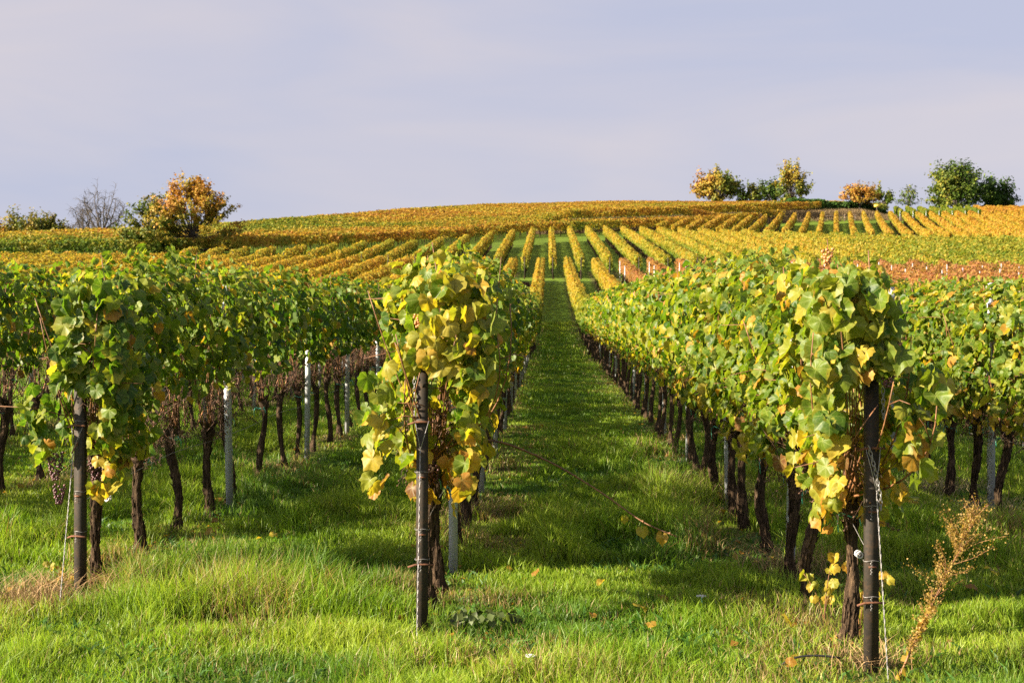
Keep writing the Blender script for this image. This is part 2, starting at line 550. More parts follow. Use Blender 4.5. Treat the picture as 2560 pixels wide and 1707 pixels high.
def scatter(y0, y1, dens, margin=1.12):
    hw = 0.36 * margin
    area = hw * (y1 * y1 - y0 * y0)
    n = int(area * dens)
    y = np.sqrt(rng.uniform(y0 * y0, y1 * y1, n))
    x = rng.uniform(-hw, hw, n) * y
    return x, y

def grass_col(x, y, n):
    g1 = np.array([0.120, 0.228, 0.009]); g2 = np.array([0.305, 0.370, 0.036]); g3 = np.array([0.065, 0.150, 0.016])
    st = np.array([0.42, 0.33, 0.16]); rd = np.array([0.22, 0.115, 0.045])
    t = np.clip(vnoise(x, y, 0.8, 21) * 0.8 + rng.normal(0, .22, n) + 0.05, 0, 1)[:, None]
    c = g1 * (1 - t) + g2 * t
    t = np.clip((vnoise(x, y, 1.1, 22) - 0.58) * 5, 0, 1)[:, None] * 0.75
    c = c * (1 - t) + g3 * t
    d = row_dist(x, y)
    worn = np.clip((vnoise(x, y, 0.55, 23) - 0.55) * 4, 0, 1) * np.clip(1.6 - d / 0.45, 0.10, 1)
    ends = np.clip(1 - np.abs(y - y_start(x - T * y) - 0.0) / 1.3, 0, 1) * np.clip((vnoise(x, y, 0.7, 29) - 0.38) * 3, 0, 1)
    p = np.clip(0.025 + 0.55 * worn + 0.62 * ends, 0, 0.85)
    u = rng.uniform(0, 1, n)
    dry = u < p
    which = rng.uniform(0, 1, n)[:, None]
    c = np.where(dry[:, None], st * which + rd * (1 - which), c)
    c *= rng.uniform(0.75, 1.25, n)[:, None]
    return c

gV, gF, gC, gn = [], [], [], 0
def addg(V, fs, C):
    global gn
    gV.append(V); gC.append(C)
    for f in fs: gF.append(f + gn)
    gn += len(V)
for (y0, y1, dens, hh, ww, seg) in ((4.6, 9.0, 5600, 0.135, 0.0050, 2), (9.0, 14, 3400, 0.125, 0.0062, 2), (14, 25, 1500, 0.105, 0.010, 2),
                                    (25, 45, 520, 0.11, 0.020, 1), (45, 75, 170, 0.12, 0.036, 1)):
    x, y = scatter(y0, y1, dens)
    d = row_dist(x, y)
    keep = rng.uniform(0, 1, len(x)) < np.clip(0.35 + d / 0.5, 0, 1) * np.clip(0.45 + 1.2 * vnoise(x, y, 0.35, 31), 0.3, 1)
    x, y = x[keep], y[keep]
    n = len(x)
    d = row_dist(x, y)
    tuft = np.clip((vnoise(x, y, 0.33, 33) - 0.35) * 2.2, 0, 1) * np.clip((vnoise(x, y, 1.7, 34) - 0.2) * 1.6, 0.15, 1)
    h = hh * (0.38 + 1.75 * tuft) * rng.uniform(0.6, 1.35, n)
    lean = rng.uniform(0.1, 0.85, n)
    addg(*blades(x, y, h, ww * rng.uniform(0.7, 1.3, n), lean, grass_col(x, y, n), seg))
# broad low clover and dandelion leaves between the blades
x, y = scatter(4.8, 16, 260)
kp = vnoise(x, y, 1.1, 22) > 0.5
x, y = x[kp], y[kp]; n = len(x)
addg(*blades(x, y, 0.075 * rng.uniform(0.5, 1.4, n), 0.020 * rng.uniform(0.7, 1.4, n), rng.uniform(0.6, 1.3, n),
             np.array([0.05, 0.12, 0.02]) * rng.uniform(0.7, 1.5, n)[:, None], 2))
fs = {}
for f in gF: fs.setdefault(f.shape[1], []).append(f)
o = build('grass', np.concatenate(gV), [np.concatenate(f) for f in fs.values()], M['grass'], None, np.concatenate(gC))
tag(o, 'lush green grass growing between and before the vine rows', None, None, 'stuff')
del gV, gF, gC

# brown dry grass on the bank above the right-hand vines, and along its foot
n = 26000
x = rng.uniform(4, 66, n)
y = np.interp(x, _bx, _by) + rng.uniform(-0.5, 5.5, n)
bc = np.where(rng.uniform(0, 1, n)[:, None] < 0.6, np.array([0.24, 0.165, 0.085]), np.array([0.13, 0.095, 0.045])) * rng.uniform(.6, 1.3, n)[:, None]
V, fs, C = blades(x, y, rng.uniform(0.35, 0.95, n), rng.uniform(0.05, 0.10, n), rng.uniform(.1, .6, n), bc, 1)
o = build('dry_grass', V, fs, M['dry'], None, C)
tag(o, 'brown dry grass on the bank below the hilltop trees', None, None, 'stuff')

# ------------------------------------------------------------------ leaves
def palette(a, red=None):
    xs = [0, .2, .4, .55, .68, .82, 1.0]
    cs = np.array([(0.026, 0.070, 0.007), (0.048, 0.112, 0.009), (0.130, 0.190, 0.016), (0.29, 0.275, 0.030), (0.47, 0.320, 0.036), (0.44, 0.205, 0.032), (0.16, 0.072, 0.028)])
    a = np.clip(a, 0, 1)
    c = np.stack([np.interp(a, xs, cs[:, i]) for i in range(3)], -1)
    if red is not None:
        r = np.clip(red, 0, 1)[:, None]
        c = c * (1 - r) + np.array([0.34, 0.125, 0.072]) * r
    return c

_th = np.array([0, 14, 26, 38, 50, 62, 76, 90, 104, 118, 134, 150, 166])
_rr = np.array([1.0, .92, .87, .92, .96, .89, .82, .84, .85, .77, .68, .60, .42])
def leaf_template(hi):
    th = np.radians(_th); r = _rr.copy()
    if hi:
        r = r * np.where(np.arange(len(r)) % 2 == 0, 1.03, 0.95)
        tt = np.concatenate([th, -th[1:][::-1]]); rr = np.concatenate([r, r[1:][::-1]])
        n = len(tt)
        o = np.column_stack([np.sin(tt) * rr, np.cos(tt) * rr])
        i = o * 0.55
        v = np.concatenate([o, i, [[0, 0]]])
        a = np.arange(n); b = (a + 1) % n
        keep = a != len(th) - 1            # the sinus at the petiole stays open
        q = np.column_stack([a, a + n, b + n, b])[keep]
        t = np.column_stack([a + n, np.full(n, 2 * n), b + n])[keep]
        return v, [q, t]
    sel = [0, 2, 4, 6, 8, 10, 12]
    th = th[sel]; r = r[sel]
    tt = np.concatenate([th, -th[1:][::-1]]); rr = np.concatenate([r, r[1:][::-1]])
    n = len(tt)
    v = np.concatenate([np.column_stack([np.sin(tt) * rr, np.cos(tt) * rr]), [[0, 0.05]]])
    a = np.arange(n); b = (a + 1) % n
    keep = a != len(th) - 1
    return v, [np.column_stack([a, np.full(n, n), b])[keep]]
TPL = {True: leaf_template(True), False: leaf_template(False)}

def leaf_cloud(pos, nor, tip, size, col, hi, spot=None):
    N = len(pos)
    tv, tf = TPL[hi]
    nor = nor / (np.linalg.norm(nor, axis=1, keepdims=True) + 1e-9)
    t = tip - (tip * nor).sum(1, keepdims=True) * nor
    t /= np.linalg.norm(t, axis=1, keepdims=True) + 1e-9
    s = np.cross(t, nor)
    x, y = tv[:, 0][None], tv[:, 1][None]
    r = np.hypot(x, y)
    fold = rng.uniform(-0.35, 1.05, (N, 1)); droop = rng.uniform(-0.25, 0.75, (N, 1)); ph = rng.uniform(0, 6.28, (N, 1))
    z = fold * np.abs(x) - droop * r * r + 0.09 * np.sin(4 * np.arctan2(x, y) + ph) * r + 0.05 * np.sin(9 * np.arctan2(x, y) + ph * 2) * r
    lobe = 1 + rng.uniform(-.04, .13, (N, 1)) * np.cos(5 * np.arctan2(x, y)) + rng.normal(0, .035, (N, x.shape[1]))
    x = x * rng.uniform(0.82, 1.12, (N, 1)) * (1 - 0.25 * np.abs(fold)) * lobe
    y = y * lobe
    S = size[:, None, None]
    V = pos[:, None, :] + S * (x[..., None] * s[:, None, :] + (y[..., None] - 0.3) * t[:, None, :] + z[..., None] * nor[:, None, :])
    m_ = tv.shape[0]
    fs = [(np.arange(N)[:, None, None] * m_ + f[None]).reshape(-1, f.shape[1]) for f in tf]
    C = np.repeat(col, m_, axis=0)
    if spot is None: spot = rng.uniform(0, 1, N) ** 0.7
    luv = np.zeros((N, m_, 3))
    luv[..., 0] = tv[:, 0]; luv[..., 1] = tv[:, 1]; luv[..., 2] = spot[:, None]
    return V.reshape(-1, 3), fs, C, luv.reshape(-1, 3)

def near_foliage(name, aut, hi, n, y0=-0.56, y1=0.56, zlow=0.80, end=False, link=False, xoff=0.0, tilt=0.0):
    """the leafy wall of one vine, base of the trunk at the origin, row along y"""
    y = rng.uniform(y0, y1, n)
    ph = rng.uniform(0, 6.28, 3)
    zb = zlow + 0.10 * np.sin(y * 5 + ph[0]) + rng.exponential(0.02, n)
    zt = (2.03 if not end else 1.80 + .16 * np.clip((y - y0) / .9, 0, 1)) + 0.05 * np.sin(y * 7 + ph[1]) + 0.03 * np.sin(y * 17 + ph[2])
    u = rng.uniform(0, 1, n) ** 0.85
    z = zb + (zt - zb) * u
    th = 0.235 + 0.05 * np.sin(y * 4 + z * 3 + ph[2]) - 0.08 * np.clip((z - 1.78) / 0.25, 0, 1) - 0.10 * np.clip((0.95 - z) / 0.25, 0, 1)
    side = np.where(rng.uniform(0, 1, n) < 0.5, -1.0, 1.0)
    x = side * th * (0.30 + 0.70 * rng.uniform(0, 1, n) ** 0.5) + rng.normal(0, 0.03, n)
    top = np.clip((z - 1.74) / 0.25, 0, 1)
    nor = np.column_stack([side * (1.0 - 0.6 * top), rng.normal(0, 0.50, n), 0.32 + 0.8 * top + rng.normal(0, 0.38, n)])
    nor[:, 0] += rng.normal(0, 0.35, n)
    if end: x = x * (0.78 + .22 * np.clip((y - y0) / .9, 0, 1)) + xoff * np.clip(1.6 - (y - y0) / .6, 0, 1)
    if end: w_ = np.clip(1.7 - (y - y0) / .5, 0, 1) * np.clip(z - .9, 0, 1.2); x = x * (1 - .30 * w_) + tilt * w_
    if end:                                   # the end of the row also shows leaves facing the headland
        f = y < y0 + 0.34
        nor[f, 1] -= rng.uniform(0.4, 1.3, f.sum()); nor[f, 0] *= 0.6
    tipv = np.column_stack([side * 0.35 + rng.normal(0, .3, n), rng.normal(0, 0.55, n), -1.0 + 0.4 * top + rng.normal(0, .25, n)])
    size = rng.uniform(0.042, 0.078, n) * (1 - 0.25 * top)
    if end: size *= 1.0
    a = aut - .02 + rng.normal(0, 0.125, n) + 0.28 * np.clip((1.12 - z) / 0.3, 0, 1) * rng.uniform(0, 1.4, n) + 0.06 * top
    flip = rng.uniform(0, 1, n)
    a = np.where(flip < 0.09, a + rng.uniform(0.2, 0.5, n), a)
    # stray leaves on shoot tips above the trimmed top
    k = max(3, n // 40)
    idx = rng.integers(0, n, k)
    z[idx] = rng.uniform(2.0, 2.12, k) - (.16 if end else 0); x[idx] *= 0.5; size[idx] *= 0.7
    if end:                                   # leaves hanging over the head of the post
        q = 120
        xe = rng.uniform(-.20, .20, q) + xoff; ye = rng.uniform(y0 - .02, y0 + .16, q); ze = rng.uniform(end - .06, 1.83, q)
        ze = np.where(np.abs(xe - xoff) > .14, ze - rng.uniform(0, .35, q), ze); xe = xe + tilt * (ze - .9) * .8
        x = np.concatenate([x, xe]); y = np.concatenate([y, ye]); z = np.concatenate([z, ze])
        nor = np.concatenate([nor, np.column_stack([xe * 2.0 + rng.normal(0, .35, q), rng.uniform(-1.2, -.6, q), rng.normal(.35, .4, q)])])
        tipv = np.concatenate([tipv, np.column_stack([rng.normal(0, .4, q), rng.normal(-.2, .2, q), -np.ones(q)])])
        size = np.concatenate([size, rng.uniform(.052, .088, q)]); a = np.concatenate([a, aut + .05 + rng.normal(0, .12, q)])
    V, fs, C, luv = leaf_cloud(np.column_stack([x, y, z]), nor, tipv, size, palette(a), hi)
    return build(name, V, fs, M['leaf' if hi else 'leaf_mid'], None, C, luv if hi else None, hi, link)

def trunk_mesh(seed, hi):
    r_ = np.random.default_rng(seed)
    H = r_.uniform(0.70, 0.82)
    n, s = (34, 14) if hi else (14, 8)
    z = np.linspace(-0.06, H, n)
    q = z / H
    a1, a2, p1, p2 = r_.uniform(.008, .034), r_.uniform(.008, .030), r_.uniform(0, 6.3), r_.uniform(0, 6.3)
    px = a1 * np.sin(q * 5.2 + p1) + r_.uniform(-.025, .025) * (1 - q); px -= px[-1]
    py = a2 * np.sin(q * 4.1 + p2) + r_.uniform(-.04, .04) * (1 - q); py -= py[-1]
    px -= px[1]; py -= py[1]
    rad = r_.uniform(.026, .033) * (1 + 0.55 * np.exp(-((q - 0.02) / 0.10) ** 2) + 0.15 * np.sin(q * 9 + p2) + 0.75 * np.exp(-((q - 1.0) / 0.10) ** 2))
    ang = np.arange(s) / s * 2 * np.pi
    tw = q[:, None] * r_.uniform(-2, 2)
    wob = 1 + 0.10 * np.sin(3 * (ang[None] + tw) + p1) + 0.10 * np.sin(5 * (ang[None] + tw) + p2 + 6 * q[:, None])
    if hi: wob = wob + r_.normal(0, 0.07, (n, s)) + 0.08 * np.sin(7 * ang[None] + 9 * np.sin(q[:, None] * 6 + p1))
    rr = rad[:, None] * wob
    V = np.stack([px[:, None] + rr * np.cos(ang), py[:, None] + rr * np.sin(ang), np.repeat(z[:, None], s, 1)], -1).reshape(-1, 3)
    i = np.arange(n - 1)[:, None] * s; j = np.arange(s)[None]; j2 = (j + 1) % s
    Q = np.stack([i + j, i + j2, i + s + j2, i + s + j], -1).reshape(-1, 4)
    mb = MB(); mb.add(V, [Q, np.array([np.arange(s) + (n - 1) * s])])
    # knobbly head with stubs of old arms, and peeling strips of bark
    for k in range(3 if hi else 2):
        a = r_.uniform(0, 6.28)
        d = np.array([0.35 * math.cos(a), 0.9 * math.sin(a), 0.6])
        L = r_.uniform(.09, .20)
        p0 = np.array([px[-1], py[-1], H - 0.03])
        pts = [p0, p0 + d * L * .5 + np.array([0, 0, .01]), p0 + d * L]
        mb.tube(pts, [.030, .024, .013], 7 if hi else 5)
    if hi:
        for k in range(54):
            zi = r_.integers(2, n - 6); a = r_.uniform(0, 6.28); ln = r_.integers(2, 5)
            pts = []
            for w in range(ln + 1):
                R_ = rad[zi + w] * (1.05 + (0.35 if w == ln and r_.uniform() < .5 else 0.05))
                pts.append([px[zi + w] + R_ * math.cos(a), py[zi + w] + R_ * math.sin(a), z[zi + w]])
            mb.tube(pts, [.002] + [.0055] * (ln - 1) + [.0015], 4)
    return mb, H

def cane_mesh(seed, H, ya=0.5, n=9):
    r_ = np.random.default_rng(seed + 900)
    mb = MB()
    for k in range(n):
        y1 = r_.uniform(-ya, ya); x1 = r_.normal(0, .08)
        zt = r_.uniform(1.5, 2.0) if r_.uniform() < .9 else r_.uniform(1.96, 2.10)
        p0 = np.array([r_.normal(0, .03), y1 * 0.35, H + r_.uniform(0, .05)])
        p1 = np.array([x1 * .5 + r_.normal(0, .03), y1 * .8, H + r_.uniform(.12, .25)])
        p3 = np.array([x1 + r_.normal(0, .08), y1 + r_.normal(0, .12), zt])
        p2 = (p1 + p3) / 2 + r_.normal(0, .05, 3)
        t = np.linspace(0, 1, 8)[:, None]
        P = (1 - t) ** 3 * p0 + 3 * t * (1 - t) ** 2 * p1 + 3 * t * t * (1 - t) * p2 + t ** 3 * p3
        mb.tube(P, np.linspace(.0055, .0028, 8), 5)
        if r_.uniform() < .6:                 # side shoot reaching out of the leaf wall
            i = r_.integers(3, 7); s = 1 if r_.uniform() < .5 else -1
            q = P[i] + np.array([s * r_.uniform(.18, .38), r_.normal(0, .12), r_.uniform(-.05, .16)])
            mb.tube([P[i], (P[i] + q) / 2 + [0, 0, .03], q], [.0032, .0026, .0018], 4)
    # the bent fruiting cane along the wire
    for s in (-1, 1):
        P = [[0, 0, H], [0.01, s * .12, H + .16], [0, s * .30, H + .17], [0, s * .52, H + .05]]
        mb.tube(P, [.010, .008, .006, .005], 6)
    return mb

_oct = np.array([(1,0,0),(-1,0,0),(0,1,0),(0,-1,0),(0,0,1),(0,0,-1)], float)
_octf = np.array([(0,2,4),(2,1,4),(1,3,4),(3,0,4),(2,0,5),(1,2,5),(3,1,5),(0,3,5)])
def stalk_mesh(seed, H, ya=0.42, n=34):
    """dried fruit stalks left hanging between the trunk heads and the leaves"""
    r_ = np.random.default_rng(seed + 1700)
    mb = MB()
    for k in range(n):
        c = np.array([r_.normal(0, .075), r_.normal(0, .20), H + r_.uniform(-.05, .40)])
        L = r_.uniform(.05, .16)
        d = np.array([r_.normal(0, .5), r_.normal(0, .5), -1.0]); d /= np.linalg.norm(d)
        e = c + d * L
        mb.tube([c, (c + e) / 2 + r_.normal(0, .012, 3), e], [.0028, .0022, .0015], 3, cap=False)
        for q in range(4):
            f = c + d * L * r_.uniform(.3, 1) + r_.normal(0, .018, 3)
            mb.tube([c + d * L * .5, f], [.0015, .001], 3, cap=False)
            mb.add(f + _oct * r_.uniform(.004, .0085) , [_octf])
    for k in range(26):                       # thin dry twigs
        c = np.array([r_.normal(0, .05), r_.uniform(-ya, ya), H + r_.uniform(0, .2)])
        e = c + np.array([r_.normal(0, .10), r_.normal(0, .16), r_.uniform(.1, .35)])
        mb.tube([c, (c + e) / 2 + r_.normal(0, .02, 3), e], [.003, .0025, .0015], 3, cap=False)
    return mb

def tie_mesh(seed, H):
    r_ = np.random.default_rng(seed + 70)
    mb = MB()
    a = np.linspace(0, 2 * np.pi, 15)
    z = H - 0.07
    mb.tube(np.column_stack([.041 * np.cos(a), .041 * np.sin(a) , z + .010 * np.sin(a * 2)]), .0038, 5, cap=False)
    s = 1 if seed % 2 else -1
    mb.tube([[-.046, -.01, z], [-.054, -.02, z - .03], [-.050, -.028, z - r_.uniform(.06, .11)]], .0038, 5)
    mb.tube([[.044, -.02, z], [.058, -.03, z - .02], [.062, -.03, z - r_.uniform(.04, .08)]], .0034, 5)
    return mb

_g = (1 + 5 ** .5) / 2
def ico():
    v = np.array([(-1,_g,0),(1,_g,0),(-1,-_g,0),(1,-_g,0),(0,-1,_g),(0,1,_g),(0,-1,-_g),(0,1,-_g),(_g,0,-1),(_g,0,1),(-_g,0,-1),(-_g,0,1)], float)
    v /= np.linalg.norm(v[0])
    f = [(0,11,5),(0,5,1),(0,1,7),(0,7,10),(0,10,11),(1,5,9),(5,11,4),(11,10,2),(10,7,6),(7,1,8),(3,9,4),(3,4,2),(3,2,6),(3,6,8),(3,8,9),(4,9,5),(2,4,11),(6,2,10),(8,6,7),(9,8,1)]
    V = list(map(tuple, v)); cache = {}; out = []
    def mid(a, b):
        k = (min(a, b), max(a, b))
        if k not in cache:
            p = np.array(V[a]) + np.array(V[b]); p /= np.linalg.norm(p)
            V.append(tuple(p)); cache[k] = len(V) - 1
        return cache[k]
    for a, b, c in f:
        x, y, z = mid(a, b), mid(b, c), mid(c, a)
        out += [(a, x, z), (b, y, x), (c, z, y), (x, y, z)]
    return np.array(V), np.array(out)
ICO = ico()
def grape_bunch(parent, loc, L, W, mat, seed, nb=46):
    r_ = np.random.default_rng(seed)
    mb = MB()
    for k in range(nb):
        q = (k + .5) / nb
        w = W * (0.45 + 0.75 * math.sin(min(1, (1 - q) * 1.15) * math.pi * .5)) * (1 - 0.15 * q)
        a = k * 2.4 + r_.normal(0, .2)
        p = np.array([w * math.cos(a) * .8, w * math.sin(a) * .8, -L * q]) + r_.normal(0, .002, 3)
        mb.add(p + ICO[0] * r_.uniform(.0075, .0092), [ICO[1]])
    o = mb.build('grape_bunch', mat, parent, True)
    o.location = loc
    s = MB(); s.tube([[0, 0, .05], [.004, 0, .02], [0, 0, -.02]], [.002, .002, .002], 4)
    s.build('grape_stem', M['cane'], o)
    return o

# ------------------------------------------------------------------ the near vines, one thing each
POSTNAME = {0: 'the central rusty post', -1: 'the leftmost rusty post', 1: 'the rightmost rusty post'}
ROWNAME = {0: 'row behind the central rusty post', -1: 'row behind the leftmost rusty post', 1: 'row behind the rightmost rusty post',
           -2: 'first row beyond the leftmost post row', -3: 'second row beyond the leftmost post row',
           2: 'first row beyond the rightmost post row', 3: 'second row beyond the rightmost post row'}
FIRST = {-1: [8.92, 9.86, 10.8, 11.83, 12.6, 13.9, 15.1, 16.15], 0: [8.09, 8.55, 9.75, 10.9, 11.9], 1: [7.25, 8.14, 8.85, 9.95, 10.9, 11.6, 12.5]}
NEAR_END = 45.0
rows_y = {}
for k in range(-3, 4):
    L = lat(k)
    ys = list(FIRST.get(k, []))
    if not ys:
        s = y_start(L) + .6 if L < 0 else max(y_start(L) + .6, L / 0.345)
        ys = [s + 0.1]
        if k == 2: ys = [10.6, 11.55, 12.2, 13.1, 13.6]
    r_ = np.random.default_rng(40 + k)
    while ys[-1] < NEAR_END: ys.append(ys[-1] + r_.uniform(0.9, 1.12))
    rows_y[k] = ys

HI_TR = [trunk_mesh(100 + i, True) for i in range(6)]
LO_TR = [trunk_mesh(200 + i, False) for i in range(6)]
def kit(tr, seed, hi):
    mb, H = tr
    return dict(trunk=mb.build('trunk', M['bark'], None, True, False), canes=cane_mesh(seed, H, n=11 if hi else 8).build('canes', M['cane'], None, False, False),
                stalks=stalk_mesh(seed, H, n=90 if hi else 48).build('dried_stalks', M['stalk'], None, False, False),
                tie=tie_mesh(seed, H).build('tie', M['tie'], None, False, False), H=H)
HI = [kit(t, i, True) for i, t in enumerate(HI_TR)]
LO = [kit(t, 50 + i, False) for i, t in enumerate(LO_TR)]
GREEN_HI = [near_foliage('foliage', 0.32, True, 480, zlow=1.14) for _ in range(4)]
MIX_HI = [near_foliage('foliage', 0.36, True, 580, zlow=0.82) for _ in range(5)]
GREEN = [near_foliage('foliage', 0.33, False, 470, zlow=1.16) for _ in range(6)]
MIX = [near_foliage('foliage', 0.40, False, 540, zlow=0.86) for _ in range(6)]
GOLD = [near_foliage('foliage', 0.45, False, 520, zlow=.92) for _ in range(5)]

def end_foliage(aut, gap, zpost, n, zlow, xoff, tilt):
    f = near_foliage('foliage', aut, True, n, -gap - 0.18, 0.50, zlow, zpost, False, xoff, tilt)
    # keep the lower part of the post clear of leaves: shift whole leaves sideways
    me = f.data; nv = len(me.vertices)
    co = np.empty(nv * 3, dtype=np.float32); me.vertices.foreach_get('co', co); co = co.reshape(-1, 51, 3) if nv % 51 == 0 else co.reshape(-1, 3)
    if co.ndim == 3:
        c = co.mean(1)
        hit = (c[:, 1] < -gap + 0.14) & (c[:, 2] < zpost - 0.02) & (np.abs(c[:, 0]) < 0.12)
        s = np.where(c[:, 0] < 0, -1, 1)
        co[hit, :, 0] += (s[hit] * rng.uniform(0.12, 0.22, hit.sum()))[:, None]
        me.vertices.foreach_set('co', co.ravel())
        me.update()
    return f

for k, ys in rows_y.items():
    L = lat(k)
    for i, y in enumerate(ys):
        r_ = np.random.default_rng(5000 + 100 * (k + 5) + i)
        jit = r_.normal(0, 0.02)
        x = L + T * y + jit
        hi = y < 13.5
        src = HI if hi else LO
        q = src[r_.integers(0, 6)]
        rot = math.pi if r_.uniform() < .5 else 0.0
        first = (i == 0 and k in (-1, 0, 1))
        if first: rot = 0.0
        sc = r_.uniform(0.97, 1.04) * (0.94 if k == 2 or (k in END_POST and not first and y < END_POST[k][1] + 2.2) else 1.0)
        v = empty('grapevine', (x, y, gz(x, y)), rot - T, (1, 1, sc))
        if first:
            lab = f'gnarled grapevine standing right behind {POSTNAME[k]}, with yellowing leaves'
        else:
            lab = f'gnarled grapevine, {ordinal(i + 1)} trunk back in the {ROWNAME[k]}'
        tag(v, lab, 'grapevine', f'grapevines in the {ROWNAME[k]}')
        put(q['trunk'], v)
        gap = y - END_POST[k][1] if first else 0
        if first:
            fo = end_foliage({-1: .30, 0: .45, 1: .42}[k], gap, {-1: 1.26, 0: 1.40, 1: 1.43}[k], 800, {-1: .70, 0: .66, 1: .66}[k], {-1: .10, 0: .08, 1: -.02}[k], {-1: .06, 0: .19, 1: -.13}[k])
            COL.objects.link(fo); fo.parent = v
        else:
            if hi:
                s_ = GREEN_HI if k in (-1, -2, -3) or (k == 0 and i > 3) else MIX_HI
            else:
                p_ = np.clip((y - 20) / 30, 0, 1)
                if k < 0: s_ = GREEN if r_.uniform() > p_ * .8 else MIX
                elif k == 0: s_ = GREEN if r_.uniform() > .25 + p_ * .6 else MIX
                else: s_ = MIX if r_.uniform() > p_ * .8 else GOLD
            put(s_[r_.integers(0, len(s_))], v)
        put(q['canes'], v)
        if first:
            rc = np.random.default_rng(60 + k); mb = MB(); xo = {-1: .08, 0: .10, 1: 0.0}[k]
            for e in range(11):
                p0 = np.array([rc.normal(.02, .05), rc.uniform(-.25, .05), q['H'] + rc.uniform(0, .1)])
                p2 = np.array([xo + rc.normal(0, .17), -gap - rc.uniform(-.1, .20), rc.uniform(1.25, 1.80)])
                P = bez(p0, np.array([p2[0] + rc.normal(0, .10), p2[1] * .9, (p0[2] + p2[2]) / 2 - .15]), p2, 9)
                mb.tube(P, np.linspace(.0060, .0028, 9), 5)
                j = rc.integers(3, 8)
                w = P[j] + np.array([rc.normal(0, .16), -rc.uniform(.02, .14), rc.uniform(-.05, .15)])
                mb.tube([P[j], (P[j] + w) / 2 + [0, 0, .02], w], [.0034, .0028, .0018], 4)
            mb.build('end_canes', M['cane'], v)
        put(q['stalks'], v)
        if y < 30 and r_.uniform() < .8: put(q['tie'], v)
        if first:
            if k == -1:
                grape_bunch(v, (-0.14, -0.40, 0.86), .17, .045, M['grape'], 1, 60)
                grape_bunch(v, (-0.13, -0.36, 0.66), .12, .035, M['grape'], 2, 40)
                grape_bunch(v, (0.05, -0.20, 0.80), .15, .050, M['grape'], 3, 56)
            if k == 0:
                grape_bunch(v, (0.30, -0.30, 1.30), .08, .026, M['amber'], 4, 24)
                grape_bunch(v, (0.03, -0.20, 0.86), .13, .040, M['grape'], 5, 40)
                grape_bunch(v, (-0.02, -0.55, 1.66), .07, .024, M['amber'], 8, 18)
                # one long shoot hanging out over the alley
                mb = MB()
                P = np.array([[0.10, .35, .86], [0.22, .55, .93], [0.42, .58, .90], [.72, .45, .78], [1.0, .30, .62], [1.22, .15, .47], [1.40, .05, .41]])
                t = np.linspace(0, 6, 31)
                P = np.column_stack([np.interp(t, range(7), P[:, c]) for c in range(3)])
                for _ in range(3): P[1:-1] = (P[:-2] + P[1:-1] * 2 + P[2:]) / 4
                mb.tube(P, np.linspace(.0080, .0032, 31), 6)
                for j in range(5, 30, 4):
                    mb.tube([P[j] - [.004, 0, 0], P[j] + [.004, 0, .004]], [.010, .008], 6)
                mb.tube([P[21], P[21] + [.02, 0, .05]], [.003, .002], 4)
                so = mb.build('long_shoot', M['cane'], v)
                pl = np.array([P[25] + [0, 0, -.06], P[27] + [.03, 0, -.06], P[23] + [-.02, .02, -.05]])
                nn = np.array([[.3, -1, .4], [-.2, -1, .2], [.5, -1, .1]]); sz = np.array([.045, .055, .035]); pc = palette(np.array([.62, .74, .60]))
                for e in range(3):
                    V, fs, C, luv = leaf_cloud(pl[e:e + 1], nn[e:e + 1], np.array([[0, .1, -1.0]]), sz[e:e + 1], pc[e:e + 1], True)
                    build('shoot_leaf', V, fs, M['leaf'], so, C, luv, True)
            if k == 1:
                grape_bunch(v, (0.10, -0.56, 1.58), .11, .036, M['amber'], 6, 34)
                grape_bunch(v, (0.06, -0.62, 1.40), .055, .026, M['grape'], 7, 18)
                grape_bunch(v, (-0.16, -0.30, 2.02), .075, .026, M['amber'], 9, 20)

# ------------------------------------------------------------------ rusty end posts with rods, wires and chains
def end_post(k, rods, h, lab):
    x, y = END_POST[k]
    p = empty('end_post', (x, y, gz(x, y)), {-1: R(-24), 0: R(3), 1: R(2)}[k])
    tag(p, lab, 'post', 'rusty steel posts at the row ends')
    mb = MB()
    w, d, t = .062, .036, .005
    mb.box((0, 0, h / 2 - .05), (w, t, h + .1))
    mb.box((-w / 2 + t / 2, d / 2 + t / 2 + .0004, h / 2 - .05), (t, d, h + .1))
    mb.box((w / 2 - t / 2, d / 2 + t / 2 + .0004, h / 2 - .05), (t, d, h + .1))
    sh = mb.build('steel_channel', M['rust'], p)
    for z, long in rods:
        r = MB()
        if long:
            r.tube([(-.075, -.008, z - .012), (-.040, -.011, z), (.0, -.011, z + .002), (.060, -.010, z)], [.0055, .006, .006, .0055], 7)
        else:
            r.tube([(-.020, -.009, z), (.018, -.009, z)], [.005, .005], 7)
        r.build('hook_rod', M['rod'], p)
    for z in [z for z, lg in rods if z < 1.2][:3]:
        g = MB()
        a = np.linspace(-.2, 2 * np.pi + .3, 26)
        zz = z + .028
        g.tube(np.column_stack([.0385 * np.cos(a), .016 + .028 * np.sin(a), zz + .003 * np.sin(a * 3)]), .0017, 4)
        q = np.linspace(0, 1, 14)
        g.tube(np.column_stack([-.008 + .005 * np.sin(q * 26), -.013 - .004 * np.cos(q * 26), zz - .065 * q]), .0016, 4)
        g.build('wire_loop', M['wire'], p)
    return p
end_post(0, [(.373, True), (.53, False), (.83, False), (1.117, True), (1.41, True)], 1.47, 'dark rusty steel post at the end of the central vine row')
end_post(-1, [(.36, True), (.60, False), (1.02, True), (1.35, True)], 1.42, 'rusty steel post speckled with lichen at the end of the leftmost full row')
end_post(1, [(.33, True), (.50, False), (.76, False), (1.06, True), (1.40, True)], 1.46, 'rusty steel post with hanging chain at the right end of the vine rows')

